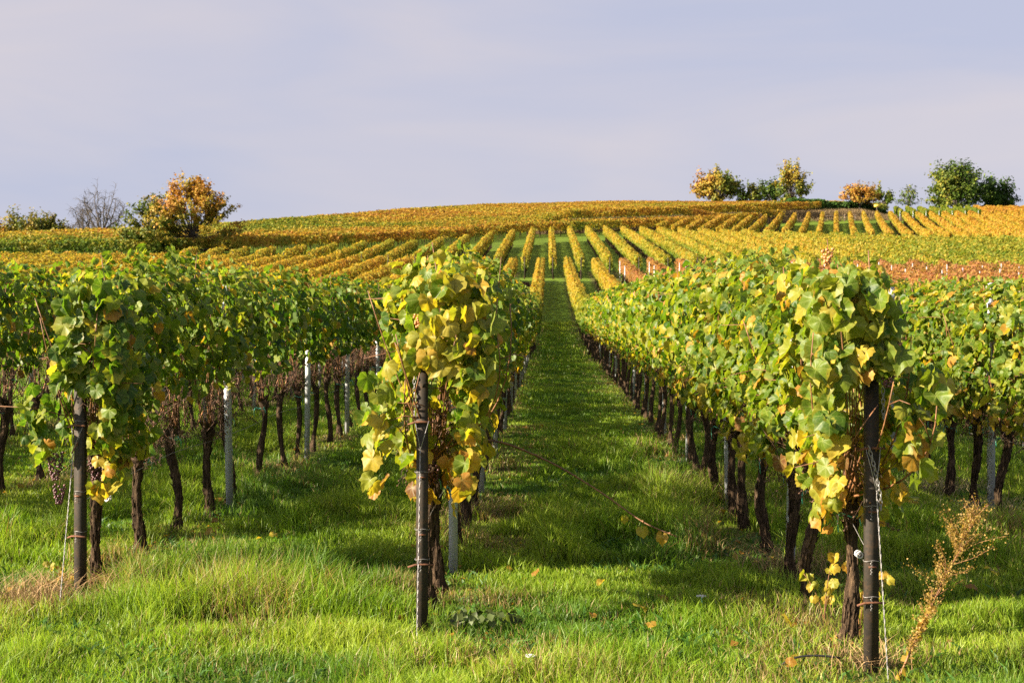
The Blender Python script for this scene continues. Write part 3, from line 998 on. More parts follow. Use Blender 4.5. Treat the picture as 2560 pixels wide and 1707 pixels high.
def strand(mb, A, B, r, pitch, turns_r, n=90):
    A = np.array(A, float); B = np.array(B, float)
    q = np.linspace(0, 1, n)[:, None]
    d = B - A; Ln = np.linalg.norm(d); d /= Ln
    u = np.cross(d, [0, 1, 0.1]); u /= np.linalg.norm(u); w = np.cross(d, u)
    P = A + (B - A) * q
    a = q[:, 0] * Ln / pitch * 2 * np.pi
    for s in (0, np.pi):
        mb.tube(P + turns_r * (np.cos(a + s)[:, None] * u + np.sin(a + s)[:, None] * w), r, 5)

def anchor_wire(k, zt, zj, jx, foot, lab):
    x, y = END_POST[k]; z0 = gz(x, y)
    o = empty('anchor_wire', (foot[0], foot[1], gz(*foot)))
    tag(o, lab, 'wire', 'twisted anchor wires of the end posts')
    org = np.array(o.location)
    J = np.array([x + jx, y - .03, z0 + zj]) - org
    m1 = MB()
    for s in (-1, 1):
        T0 = np.array([x + s * .036, y - .012, z0 + zt]) - org
        m1.tube([T0, (T0 + J) / 2 + [0, -.003, 0], J], .0022, 5)
    m1.build('wire_fork', M['wire'], o)
    m2 = MB(); strand(m2, J, (0, 0, -.03), .0018, .085, .0019, 170)
    m2.build('twisted_wire', M['wire'], o)
anchor_wire(0, 1.125, .975, -.008, (-.478, 7.12), 'twisted wire running down the face of the central rusty post')
anchor_wire(1, 1.07, .865, .012, (1.735, 6.55), 'pale twisted wire slanting beside the rusty post with the chain')
anchor_wire(-1, 1.03, .88, -.02, (-2.545, 7.98), 'twisted wire hanging beside the lichen-speckled rusty post')

def chain(pts, lab):
    pts = np.asarray(pts, float)
    mb = MB()
    seg = np.linalg.norm(np.diff(pts, axis=0), axis=1); cum = np.concatenate([[0], np.cumsum(seg)])
    s = 0.0; i = 0
    org = pts[0].copy()
    o = empty('chain', org); tag(o, lab, 'chain')
    while s < cum[-1]:
        p = np.array([np.interp(s, cum, pts[:, c]) for c in range(3)])
        e = np.array([np.interp(min(s + .01, cum[-1] + .001), cum, pts[:, c]) for c in range(3)]) - p
        e = e / (np.linalg.norm(e) + 1e-9) if np.linalg.norm(e) > 1e-6 else np.array([0, 0, -1.0])
        u = np.cross(e, [0.3, 1, .1] if i % 2 else [1, .2, 0]); u /= np.linalg.norm(u)
        a = np.linspace(0, 2 * np.pi, 13)
        mb.tube((p - org) + .016 * np.cos(a)[:, None] * e + .0075 * np.sin(a)[:, None] * u, .0024, 5, cap=False)
        s += .0235; i += 1
    mb.build('chain_links', M['wire'], o)
px_, py_ = END_POST[1]; pz_ = gz(px_, py_)
chain([(px_ - .020, py_ - .022, pz_ + 1.06), (px_ + .004, py_ - .030, pz_ + .97), (px_ + .030, py_ - .030, pz_ + .84), (px_ + .033, py_ - .03, pz_ + .77)], 'short steel chain hanging from the rod of the rightmost rusty post')
chain([(px_ + .048, py_ - .004, pz_ + 1.40), (px_ + .052, py_ - .006, pz_ + 1.20)], 'steel chain hanging high beside the rightmost rusty post, behind leaves')
px_, py_ = END_POST[0]; pz_ = gz(px_, py_)
chain([(px_ - .040, py_ - .004, pz_ + 1.40), (px_ - .041, py_ - .006, pz_ + 1.16)], 'steel chain hanging at the side of the central rusty post')
px_, py_ = END_POST[-1]; pz_ = gz(px_, py_)
chain([(px_ - .050, py_ - .02, pz_ + 1.36), (px_ - .052, py_ - .02, pz_ + 1.19)], 'steel chain hanging above the grapes on the leftmost rusty post')

# ------------------------------------------------------------------ galvanised intermediate posts
mb = MB()
w, d, t, h = .056, .038, .003, 1.92
mb.box((0, 0, h / 2 - .05), (w, t, h + .1))
for s in (-1, 1):
    mb.box((s * (w / 2 - t / 2), d / 2 + .0019, h / 2 - .05), (t, d, h + .1))
    mb.box((s * (w / 2 - .0085), d + .0035, h / 2 - .05), (.010, t, h + .1))
for zz in np.arange(.5, 1.9, .12):
    mb.box((w / 2 + .003, .012, zz), (.006, .010, .020))
GALV = mb.build('steel_profile', M['galv'], None, False, False)
SP = {-1: [12.2, 16.1, 19.3, 22.9], 0: [9.14, 12.9, 16.4], 1: [9.14, 12.3, 15.8, 19.2, 22.5], 2: [11.95], -3: [19.4], -2: [16.9], 3: [17.6]}
for k in range(-3, 4):
    ys = list(SP[k])
    while ys[-1] < 41: ys.append(ys[-1] + 3.4)
    for i, y in enumerate(ys):
        x = lat(k) + T * y + (0.045 if k >= 0 else 0.09)
        p = empty('steel_post', (x, y, gz(x, y)), R(4 * math.sin(i * 3.1 + k)))
        p.rotation_euler[1] = R(1.2 * math.sin(i * 2.3 + k * 1.7))
        tag(p, f'grey galvanised post, {ordinal(i + 1)} one back in the {ROWNAME[k]}', 'post', 'galvanised posts along the near vine rows')
        put(GALV, p)

# ------------------------------------------------------------------ trellis wires
for k in range(-3, 4):
    L = lat(k)
    for z, nm in ((.62, 'low'), (1.18, 'middle'), (1.62, 'upper')):
        y0 = END_POST[k][1] + .03 if k in END_POST else rows_y[k][0] - .6
        yy = np.arange(y0, 46, .5)
        xx = L + T * yy + (0.035 if z < 1 else 0.0)
        if k in END_POST: xx[0] = END_POST[k][0]
        zz = ground(xx, yy) * 0 + np.interp(yy, yy, ground(xx, yy)) + z + .012 * np.sin(yy * 1.8)
        if z < 1: zz[0] -= .08
        mb = MB(); mb.tube(np.column_stack([xx, yy, zz]), .0017 if z < 1 else .0015, 4)
        o = mb.build('trellis_wire', M['wire'])
        tag(o, f'thin steel wire {dict(low="low down", middle="half way up", upper="high up")[nm]} along the {ROWNAME[k]}', 'wire', 'trellis wires of the near rows')

def tensioner(k, dx, dy, z, rx, lab):
    x, y = END_POST[k]
    o = empty('wire_tensioner', (x + dx, y + dy, gz(x, y) + z), 0, (.75, .75, .75)); o.rotation_euler = rx
    tag(o, lab, 'wire tensioner', 'white wire tensioners near the row ends')
    mb = MB()
    a = np.linspace(0, 2 * np.pi, 17)
    for s in (-.011, .011):
        mb.tube(np.column_stack([.024 * np.cos(a), np.full(17, s), .018 * np.sin(a)]), .0055, 6, cap=False)
    mb.box((0, 0, -.017), (.040, .026, .006)); mb.box((0, 0, .018), (.018, .026, .006))
    mb.build('housing', M['white'], o, True)
    d = MB(); d.tube([(0, -.017, 0), (0, .017, 0)], .010, 10); d.tube([(.012, 0, .004), (.040, 0, .010)], .004, 6)
    d.build('spool', M['wire'], o)
tensioner(1, -.056, .03, .555, (R(20), R(35), R(30)), 'white plastic wire tensioner beside the rightmost rusty post')
tensioner(-1, .115, .22, .56, (R(-10), R(-30), R(-20)), 'white plastic wire tensioner between the leftmost post and its vine')

# ------------------------------------------------------------------ vine rows farther up the slope, one thing per row
def kite_cloud(P, N, TIP, S, C):
    n = len(P)
    N = N / (np.linalg.norm(N, axis=1, keepdims=True) + 1e-9)
    t = TIP - (TIP * N).sum(1, keepdims=True) * N
    t /= np.linalg.norm(t, axis=1, keepdims=True) + 1e-9
    s = np.cross(t, N)
    f = rng.uniform(-.1, .45, (n, 1)); S = S[:, None]
    V = np.stack([P - t * S * .8, P + s * S * .8 + N * f * S, P + t * S * 1.0 - N * S * .15, P - s * S * .8 + N * f * S], 1).reshape(-1, 3)
    b = np.arange(n)[:, None] * 4
    return V, [np.concatenate([b + np.array([[0, 1, 2]]), b + np.array([[0, 2, 3]])])], np.repeat(C, 4, 0)

def vine_row(p0, p1, dens, size, aut, lab, group, red=None, thick=.27, trunks=True, endpost=False, posts=(), height=2.0, seed=0, gaps=0.0, path=None, under=.17):
    path = np.array([p0, p1], float) if path is None else np.asarray(path, float)
    p0 = path[0]
    cum = np.concatenate([[0], np.cumsum(np.linalg.norm(np.diff(path, axis=0), axis=1))]); Ln = cum[-1]
    def along(s_):
        p = np.stack([np.interp(s_, cum, path[:, 0]), np.interp(s_, cum, path[:, 1])], -1)
        e = np.stack([np.interp(s_ + .5, cum, path[:, 0]) - np.interp(s_ - .5, cum, path[:, 0]), np.interp(s_ + .5, cum, path[:, 1]) - np.interp(s_ - .5, cum, path[:, 1])], -1)
        e = e / (np.linalg.norm(e, axis=-1, keepdims=True) + 1e-9)
        return p, e, np.stack([e[..., 1], -e[..., 0]], -1)
    d = (path[1] - path[0]) / np.linalg.norm(path[1] - path[0])
    root = empty('vine_row', (p0[0], p0[1], gz(*p0)))
    tag(root, lab, 'vine row', group)
    org = np.array(root.location)
    n = max(40, int(Ln * dens))
    s = rng.uniform(0, Ln, n)
    if gaps > 0:
        g = vnoise(s, np.full(n, seed * 3.7), 1.1, 77)
        s = s[(g > gaps) | (rng.uniform(0, 1, n) < .35)]; n = len(s)
    per = vnoise(s, np.full(n, seed * 5.3), 0.9, 78); per2 = vnoise(s, np.full(n, seed * 2.1), 2.3, 79)
    zb = .72 + .22 * per2
    zt = (height - .16) + .22 * per + rng.normal(0, .04, n)
    u = rng.uniform(0, 1, n) ** .8
    z = zb + (zt - zb) * u
    side = np.where(rng.uniform(0, 1, n) < .5, -1., 1.)
    lt = side * thick * (0.75 + 0.5 * per2) * (.3 + .7 * rng.uniform(0, 1, n) ** .5) * (1 - .3 * np.clip((u - .8) / .2, 0, 1)) + rng.normal(0, .03, n)
    pp, dv, nv = along(s)
    x, y = (pp + nv * lt[:, None]).T
    P = np.column_stack([x, y, ground(pp[:, 0], pp[:, 1]) + z]) - org
    top = np.clip((u - .72) / .28, 0, 1)
    nl_ = side * (1 - .5 * top) + rng.normal(0, .4, n); na = rng.normal(0, .5, n)
    N = np.column_stack([nv[:, 0] * nl_ + dv[:, 0] * na, nv[:, 1] * nl_ + dv[:, 1] * na, .35 + .7 * top + rng.normal(0, .35, n)])
    TIP = np.column_stack([rng.normal(0, .5, n), rng.normal(0, .5, n), -1 + .4 * top])
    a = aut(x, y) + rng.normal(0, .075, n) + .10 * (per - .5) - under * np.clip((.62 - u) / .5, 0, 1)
    rd = red(x, y) * rng.uniform(.35, 1.0, n) if red is not None else None
    V, fs, C = kite_cloud(P, N, TIP, size * rng.uniform(.65, 1.3, n), palette(a, rd) * rng.uniform(.7, 1.15, n)[:, None] * np.array([.93, .93, 1.0]))
    build('foliage', V, fs, M['leaf_far'], root, C)
    if trunks:
        mb = MB()
        for q in np.arange(.4, Ln, 1.12):
            q += rng.uniform(-.1, .1)
            bx, by = along(q)[0]
            bz = gz(bx, by)
            l_ = rng.normal(0, .05, 2)
            mb.tube(np.array([(bx + l_[0], by + l_[1], bz - .05), (bx, by, bz + .45), (bx, by, bz + .95)]) - org, [.045, .034, .04], 4, cap=False)
        tag(mb.build('trunks', M['bark'], root), None, None, None, 'stuff')
    if endpost:
        mb = MB()
        bx, by = p0 - d * .25
        mb.box(np.array((bx, by, gz(bx, by) + .92)) - org, (.075, .05, 1.9))
        mb.build('end_post', M['rust'], root)
    for q in posts:
        pq, _e, nq = along(q)
        bx, by = pq - nq * (thick + .06)
        mb = MB(); mb.box(np.array((bx, by, gz(bx, by) + .88)) - org, (.055, .04, 1.9))
        mb.build('steel_post', M['galv'], root)
    return root

def rowside(i, what):
    if i == 0: return what
    return what

# near field, far stretches
for k in range(-23, 20):
    L = lat(k)
    y1 = y_end(L)
    ys = y_start(L) + .6
    if abs(k) <= 3: y0 = rows_y[k][-1] + .5
    else: y0 = ys if k == -4 else max(ys, (-L / .405 if L < 0 else L / .35) - 0.5)
    if y1 - y0 < 5: continue
    near = abs(k) <= 3
    isred = k >= 3
    if k <= 0: nm = {0: 'behind the central rusty post', -1: 'behind the leftmost rusty post'}.get(k, f'{ordinal(-k - 1)} row beyond the leftmost rusty post')
    else: nm = {1: 'behind the rightmost rusty post'}.get(k, f'{ordinal(k - 1)} row beyond the rightmost rusty post')
    col = 'salmon red' if isred else 'golden green'
    lab = f'{col} far stretch of the lower vine row {nm}' if near else f'{col} vine row of the lower field, {nm}'
    au = (lambda x, y: .30 + .36 * np.clip((y - 35) / 45, 0, 1) + .12 * (vnoise(x, y, 9, 51) - .5)) if k > -4 else \
         (lambda x, y: .34 + .34 * np.clip((y - 45) / 50, 0, 1) + .16 * (vnoise(x, y, 11, 51) - .5))
    rdf = (lambda x, y: np.clip((y - 72) / 6, 0, 1) * .95) if isred else None
    segs = [(y0, y1)] if y0 > 40 or near else [(y0, y1)]
    for a0, a1 in segs:
        vine_row((L + T * a0, a0), (L + T * a1, a1), 330 if -2 <= k <= 3 else 190, .085 if -2 <= k <= 3 else .105, au, lab, 'vine rows of the lower field', rdf,
                 posts=([a1 - a0 - 3 - (k % 3), a1 - a0 - 9 - (k % 2)] if k < 7 else [a1 - a0 - e - (k % 4) for e in (1, 5, 9)]) if isred else (), seed=k + 40, gaps=.30 if isred else 0.0)

# middle field
jr = [j for j in range(-28, 24)]
for j in jr:
    L = L2(j)
    y0 = y_end(L) + 4.0; y1 = y_rear2(L)
    if y1 - y0 < 4: continue
    if j == 0: nm = 'straight up the slope from the grassy alley'
    elif j < 0: nm = f'{ordinal(-j)} to the left of the alley line'
    else: nm = f'{ordinal(j)} to the right of the alley line'
    vine_row((L + T * y0, y0), (L + T * y1, y1), 150 if abs(j) < 10 else 110, .125 if abs(j) < 10 else .145,
             lambda x, y: .555 + .07 * np.clip((y - 120) / 45, 0, 1) + .14 * (vnoise(x, y, 14, 52) - .5) - .04 * np.clip((x - 22) / 15, 0, 1),
             f'golden vine row in the middle field, {nm}', 'golden vine rows of the middle field', endpost=True, seed=100 + j, thick=.25)

# orange rows to the right of the middle field
T4 = .228
_m = np.array([-25, -22.5, -8.8, 0, 6.5, 12.9, 16.6, 18, 40]); _r4 = np.array([203, 205, 221, 229, 230, 229, 230, 232, 234.0])
for j in range(-11, 18):
    mm = 2.17 * j
    xf = lambda y: mm + T4 * y
    y0 = 150.0
    while y0 < 230 and y0 < y_rear2(xf(y0) - T * y0) + 5: y0 += .5
    y1 = float(np.interp(mm, _m, _r4))
    if y1 - y0 < 4: continue
    vine_row((xf(y0), y0), (xf(y1), y1), 75, .18, lambda x, y: .70 + .12 * (vnoise(x, y, 12, 53) - .5), f'orange vine row in the upper right field, {ordinal(j + 12)} from its alley-side edge',
             'orange vine rows of the upper right field', seed=200 + j, thick=.20)
for j in range(5, 12):
    mm = 2.17 * j
    vine_row((mm + T4 * 236, 236), (mm + T4 * 262, 262), 70, .19, lambda x, y: .44 + .10 * (vnoise(x, y, 8, 54) - .5), f'light green vine row below the big trees, {ordinal(j - 4)} from the bank',
             'light green vine rows below the big trees', seed=240 + j, posts=[-.2], thick=.22)
for j in range(12, 21):
    mm = 2.17 * j
    vine_row((mm + T4 * 236, 236), (mm + T4 * 268, 268), 70, .20, lambda x, y: .78 + .12 * (vnoise(x, y, 8, 55) - .5), f'rust brown vine row at the upper right skyline, {ordinal(j - 11)} after the green ones',
             'rust brown vine rows at the skyline', seed=260 + j, thick=.20)

# the hill field: rows running across the slope up to the crest
_fx = np.array([-75, -54, -29.7, -12, 1, 22, 40, 56, 75]); _fy = np.array([134, 139, 148, 166, 191, 201, 225, 244, 252.0])
cnt = 0
def contour(x):
    x = np.asarray(x, float)
    t = np.clip((x + 42) / 32, 0, 1)
    return np.where(x < -42, .10 * (x + 42), np.where(x < -10, .10 * (x + 42) + .29 * (x + 42) * t, .10 * 32 + .29 * 32 + .68 * (x + 10)))
for q in range(0, 70):
    c = 140.0 + 2.4 * q
    xs = np.arange(-76, 76, 1.0); ysq = c + contour(xs)
    ok = (ysq > np.interp(xs, _fx, _fy)) & (ysq < np.interp(xs, _ex, _ey) + 2.0) & (np.abs(xs) < .40 * ysq) & (xs < 74)
    ok &= ~((xs > 52) & (ysq < 262))
    if ok.sum() < 4: continue
    idx = np.where(ok)[0]
    run = max(np.split(idx, np.where(np.diff(idx) > 1)[0] + 1), key=len)
    if len(run) < 4: continue
    a, b = run[0], run[-1]
    pl = np.column_stack([xs[a:b + 1], ysq[a:b + 1]])
    cnt += 1
    vine_row(pl[0], pl[-1], 95 if cnt < 26 else 66, .165 if cnt < 26 else .20,
             lambda x, y: .625 + .30 * (vnoise(x, y, 16, 56) - .5) + .05 * np.clip((y - 200) / 60, 0, 1) + .22 * (vnoise(x, y, 2.4, 57) - .5) - .02 * np.clip((-22 - x) / 12, 0, 1),
             f'autumn vine row across the hill top, {ordinal(cnt)} one counted up towards the skyline', 'vine rows across the hill top', seed=300 + q,
             trunks=cnt < 24, thick=.34, gaps=.18, posts=[6 + 9 * i for i in range(int(len(run) / 10))] if cnt in (2, 20) else (), path=pl, under=.07)

# ------------------------------------------------------------------ trees on the hill
def tree(x, y, h, rx, base, colfn, nleaf, lsize, lab, seed, K=60, up=0.5, ry=None, stems=1, cone=0.0, spread=.11, cat='tree', name='tree', off=(0, 0), tint=(.80, .74, .80)):
    r_ = np.random.default_rng(seed)
    z0 = gz(x, y)
    root = empty(name, (x, y, z0)); tag(root, lab, cat, None)
    ry = ry or rx
    rz = (h - base) / 2
    cz = base + rz
    mb = MB()
    heads = []
    for s in range(stems):
        hx = r_.normal(0, .12 * rx) if stems > 1 else 0
        top = np.array([hx + off[0] * .4, r_.normal(0, .2), base + rz * .55])
        b = np.array([hx * .4, 0, -.3])
        P = bez(b, (b + top) / 2 + r_.normal(0, .15, 3), top, 9)
        mb.tube(P, np.linspace(.028 * h / stems ** .5, .014 * h / stems ** .5, 9), 8)
        heads.append(top)
    cl, ax = [], []
    Cs = []
    for k in range(K):
        if cone >= .35:                       # low, wide-skirted crown running up to a loose point
            q = r_.uniform(0, 1)
            rr = rx * min(1.0, .55 + q / .22 * .45) * (1 - q) ** .60 * r_.uniform(.25, 1.08) ** .6
            a = r_.uniform(0, 6.283)
            c = np.array([rr * math.cos(a), rr * math.sin(a) * ry / rx, base + q * (h - base)])
        else:
            v = r_.normal(0, 1, 3); v /= np.linalg.norm(v)
            if v[2] < -.75: v[2] *= -.4
            q = r_.uniform(.45, 1.0) ** .6 * (0.82 + .36 * r_.uniform())
            zz = v[2] * rz * q
            taper = 1 - cone * max(0, zz / rz)
            c = np.array([v[0] * rx * q * taper, v[1] * ry * q * taper, cz + zz])
        Cs.append(c)
    Cs = np.array(Cs)
    Cs[:, 2] = base + .05 * h + (Cs[:, 2] - Cs[:, 2].min()) * (h * .93 - base - .05 * h) / (Cs[:, 2].max() - Cs[:, 2].min())
    Cs[:, 0] *= rx * .94 / np.abs(Cs[:, 0]).max(); Cs[:, 1] *= ry * .94 / np.abs(Cs[:, 1]).max()
    Cs += np.array([off[0], off[1], 0])
    for k in range(K):
        c = Cs[k]
        hd = heads[r_.integers(0, stems)]
        st = hd * r_.uniform(.45, 1.0); st[0] = hd[0] * r_.uniform(.6, 1)
        st[2] = max(base * .6, min(st[2], c[2] - .1))
        midp = (st + c) / 2; midp[2] -= (c[2] - st[2]) * (0.25 - up * .35)
        P = bez(st, midp, c, 7)
        mb.tube(P, np.linspace(.0075 * h, .0015 * h, 7), 5, cap=False)
        for w in range(3):
            e = c + r_.normal(0, spread * rx * 1.1, 3) + np.array([0, 0, .08 * h * up * r_.uniform()]) + ((c - np.array([off[0], off[1], c[2]])) * .22 * r_.uniform() if cone >= .35 else 0)
            mb.tube([P[4], (P[4] + e) / 2 + r_.normal(0, .05, 3), e], [.002 * h, .0015 * h, .0007 * h], 3, cap=False)
            cl.append(e); ax.append(e - P[4])
        cl.append(c); ax.append(c - P[3])
    mb.build('trunk', M['tree_bark'], root)
    cl = np.array(cl); ax = np.array(ax)
    i = r_.integers(0, len(cl), nleaf)
    pos = cl[i] - ax[i] * r_.uniform(-.12, .75, (nleaf, 1)) + r_.normal(0, 1, (nleaf, 3)) * np.array([spread * rx * .55, spread * ry * .55, spread * rz * .5])
    cen = np.array([off[0], off[1], cz])
    rel = (pos - cen) / np.array([rx, ry, rz])
    N = rel + r_.normal(0, .6, (nleaf, 3)) + np.array([0, 0, .3])
    tip = r_.normal(0, .6, (nleaf, 3)) + np.array([0, 0, -.8])
    tone = r_.normal(0, .07, len(cl))[i]
    C = palette(colfn(rel, pos) * 1.0 + r_.normal(0, .05, nleaf) + tone * .8) * (1 + tone[:, None] * 1.5) * r_.uniform(.75, 1.2, (nleaf, 1)) * np.array(tint)
    V, fs, Cc = kite_cloud(pos, N, tip, lsize * r_.uniform(.6, 1.3, nleaf), C)
    build('crown', V, fs, M['tree_leaf'], root, Cc)
    return root

def bare_tree(x, y, h, w, lab, seed, lean=0.0):
    r_ = np.random.default_rng(seed)
    root = empty('bare_tree', (x, y, gz(x, y))); tag(root, lab, 'tree')
    big, fine = MB(), MB()
    fork = np.array([lean * h, 0, h * .40])
    big.tube(bez(np.array([0, 0, -.3]), np.array([-lean * h * .3, 0, h * .22]), fork, 9), np.linspace(.030 * h, .020 * h, 9), 8)
    for k in range(13):
        a = k * 2.4 + r_.normal(0, .3); q = (k + .5) / 13
        rr = w * (0.35 + .65 * q ** .6)
        e = np.array([fork[0] + rr * math.cos(a), rr * math.sin(a), h * (.97 - .42 * q ** 1.6) - r_.uniform(0, .06) * h])
        st = fork * np.array([1, 1, r_.uniform(.62, 1.0)])
        m_ = (st + e) / 2 + np.array([(e[0] - st[0]) * .22, 0, r_.uniform(-.04, .05) * h]) + r_.normal(0, .03 * h, 3)
        P = bez(st, m_, e, 12) + r_.normal(0, .010 * h, (12, 3)); P[0] = st
        big.tube(P, np.linspace(.014 * h, .0038 * h, 12), 6, cap=False)
        for b in range(11):
            i = r_.integers(4, 12); d = P[i] - st; d /= np.linalg.norm(d) + 1e-6
            L = h * r_.uniform(.08, .20)
            u = d * .5 + r_.normal(0, .75, 3) + np.array([0, 0, .15]); u /= np.linalg.norm(u)
            Q = bez(P[i], P[i] + u * L * .6 + np.array([0, 0, .03 * h]), P[i] + u * L - np.array([0, 0, .03 * h * r_.uniform()]), 6) + r_.normal(0, .004 * h, (6, 3))
            fine.tube(Q, np.linspace(.0036 * h, .0015 * h, 6), 4, cap=False)
            for t_ in range(5):
                j_ = r_.integers(1, 6); v = u * .6 + r_.normal(0, .6, 3) - np.array([0, 0, .35]); v /= np.linalg.norm(v)
                e2 = Q[j_] + v * h * r_.uniform(.04, .11)
                fine.tube([Q[j_], (Q[j_] + e2) / 2 + np.array([0, 0, .012 * h]), e2], [.0017 * h, .0013 * h, .0008 * h], 3, cap=False)
    big.build('trunk', M['tree_bark'], root); fine.build('twigs', M['tree_bark'], root)

def grad(base, gx_=0.0, gz_=0.0, amp=.12, sc=1.4, seed=0):
    return lambda rel, pos: base + gx_ * rel[:, 0] + gz_ * rel[:, 2] + amp * (vnoise(pos[:, 0] + pos[:, 1] * .7 + 100, pos[:, 2] + 100, sc, 500 + seed) - .5) * 2
def top_h(ypx, d, x): return (853.5 - ypx) * d / F - gz(x, d)

d = 150.0
X = at(482, d); tree(X, d, top_h(440, d, X), 5.3, .1, grad(.64, .03, .10, .13, 1.5, 1), 11500, .155, 'orange cherry tree with airy crown standing among the golden vines', 31, K=74, up=1.0, cone=.40, spread=.062, tint=(.85, .80, .9))
X = at(392, d); tree(X, d - 1.5, top_h(490, d, X), 3.8, .1, grad(.42, -.02, .12, .16, 1.3, 2), 5200, .15, 'green and yellow tree leaning against the big orange cherry tree', 32, K=44, up=.9, cone=.35, spread=.09)
d = 212.0
bare_tree(at(256, d), d, top_h(470, d, at(256, d)), 3.9, 'leafless tree with wide round crown on the ridge', 6)
bare_tree(at(207, d), d + 2, top_h(505, d, at(207, d)), 2.1, 'smaller leafless tree leaning beside the wide leafless tree', 9, -.04)
d = 225.0
for (px, ty, rx, b, lab, sd) in ((10, 534, 3.2, .62, 'brownish tree at the left edge of the ridge thicket', 41), (72, 520, 4.6, .47, 'broad olive tree in the middle of the ridge thicket', 42),
                                 (118, 528, 2.7, .40, 'dark olive tree with pointed tip at the right of the ridge thicket', 43), (150, 550, 2.4, .46, 'low olive bush ending the ridge thicket beside the leafless trees', 44)):
    X = at(px, d); tree(X, d, top_h(ty, d, X), rx, 1.0, grad(b, 0, .05, .10, 1.6, sd), 5600, .22, lab, sd, K=80, tint=(.85, .70, .8))
d = 330.0
X = at(1795, d); tree(X, d, top_h(416, d, X), 5.6, 1.8, grad(.56, -.24, .10, .14, 2.2, 3), 6500, .30, 'round tree turning orange, sunlight painted into one side, alone on the skyline', 51, K=100, up=.6)  # light on the left and shade on the right put into leaf colour
X = at(1878, d); tree(X, d, top_h(458, d, X), 3.6, 1.4, grad(.42, -.05, .05, .10, 1.5, 4), 1800, .27, 'small yellow-green tree between the round orange tree and the tall tree', 52, K=30)
X = at(1925, d + 6); tree(X, d + 6, top_h(447, d + 6, X), 3.3, 1.4, grad(.22, 0, .05, .08, 1.5, 5), 1900, .27, 'dark green tree tucked behind the tall brownish tree', 53, K=30)
X = at(1978, d); tree(X, d, top_h(402, d, X), 4.3, 1.4, grad(.50, .03, .08, .12, 1.8, 6), 3800, .28, 'tall narrow olive brown tree with a loose top on the skyline', 54, K=55, cone=.25, up=.8)
d = 246.0
X = at(2152, d); tree(X, d, top_h(458, d, X), 3.7, 1.6, grad(.76, -.02, .04, .08, 1.2, 7), 2800, .20, 'low spreading orange cherry tree in front of the dark hedge', 55, K=60, up=.9, cone=.2)
d = 285.0
X = at(2205, d); tree(X, d, top_h(459, d, X), 2.3, 1.5, grad(.40, 0, .08, .10, 1.4, 8), 1300, .24, 'small bright green tree rising behind the hedge and orange cherry', 56, K=24)
X = at(2272, d); tree(X, d, top_h(463, d, X), 2.9, 1.5, grad(.30, 0, .05, .12, 1.4, 9), 520, .20, 'sparse half-bare tree behind the dark hedge', 57, K=44, up=.8, cone=.35)
d = 300.0
X = at(2392, d); tree(X, d, top_h(398, d, X), 6.8, 3.0, grad(.27, -.13, -.02, .11, 2.2, 10), 8000, .30, 'largest green tree with domed crown above the light green vines', 58, K=110, up=.6)  # crown's lit left flank and shaded right flank worked into the leaf colours
X = at(2490, d + 4); tree(X, d + 4, top_h(434, d + 4, X), 4.5, 3.0, grad(.15, -.04, 0, .07, 2.0, 11), 3600, .30, 'dark green tree right beside the largest green tree', 59, K=60, up=.6)

# dark hedge on the bank
hx = np.linspace(43, 66, 60)
n = 5200
r_ = np.random.default_rng(3)
s = r_.uniform(0, 1, n)
X = 43 + 23 * s; Y = np.interp(X, _bx, _by) + 7.5 + r_.normal(0, .8, n)
hh = 1.9 + .9 * vnoise(X, X * 0, 2.5, 91) - 1.2 * np.clip((X - 60) / 6, 0, 1)
Z = ground(X, Y) + hh * r_.uniform(0, 1, n) ** .7
root = empty('hedge', (54, 245, gz(54, 245)))
tag(root, 'long dark green hedge along the top of the brown grassy bank', 'hedge')
org = np.array(root.location)
V, fs, C = kite_cloud(np.column_stack([X, Y, Z]) - org, r_.normal(0, 1, (n, 3)) + [0, -.4, .5], r_.normal(0, 1, (n, 3)), .23 * r_.uniform(.6, 1.3, n), palette(.08 + .10 * r_.uniform(0, 1, n)) * .8)
build('foliage', V, fs, M['tree_leaf'], root, C)
for q in range(7):
    bx = 44.5 + q * 3.3; by = float(np.interp(bx, _bx, _by)) + 7.5
    mb = MB(); mb.tube(np.array([(bx, by, gz(bx, by) - .1), (bx + .1, by, gz(bx, by) + .7), (bx + .25, by, gz(bx, by) + 1.4)]) - org, [.09, .06, .03], 6)
    mb.build('stem', M['tree_bark'], root)

# rail fence, yellow plate and bench-like rails under the orange cherry
m, n_, l_, p_, out_ = mat_new('old_timber')
c_ = ramp(n_, l_, noise(n_, l_, 5, 4, mscale=(1, 1, 6)), [(0.3, (0.10, 0.07, 0.05)), (0.7, (0.26, 0.19, 0.14))])
l_.new(c_, p_.inputs['Base Color']); p_.inputs['Roughness'].default_value = .85
M['timber'] = m
m, n_, l_, p_, out_ = mat_new('yellow_paint')
c_ = ramp(n_, l_, noise(n_, l_, 8, 3), [(0.3, (0.70, 0.46, 0.05)), (0.7, (0.80, 0.58, 0.09))])
l_.new(c_, p_.inputs['Base Color']); p_.inputs['Roughness'].default_value = .5
M['yellow'] = m
fx = [51.5, 53.5, 55.5, 57.5]
root = empty('rail_fence', (54.5, float(np.interp(54.5, _bx, _by)) - .9, 0)); root.location.z = gz(54.5, root.location.y)
tag(root, 'low wooden rail fence at the foot of the brown bank', 'fence')
org = np.array(root.location)
pts = [np.array([a, float(np.interp(a, _bx, _by)) - .9, gz(a, float(np.interp(a, _bx, _by)) - .9)]) for a in fx]
for p in pts:
    mb = MB(); mb.box(p - org + [0, 0, .5], (.14, .14, 1.2)); mb.build('fence_post', M['timber'], root)
for z in (.45, .95):
    mb = MB(); mb.tube([p - org + np.array([0, -.09, z]) for p in pts], .055, 6); mb.build('rail', M['timber'], root)
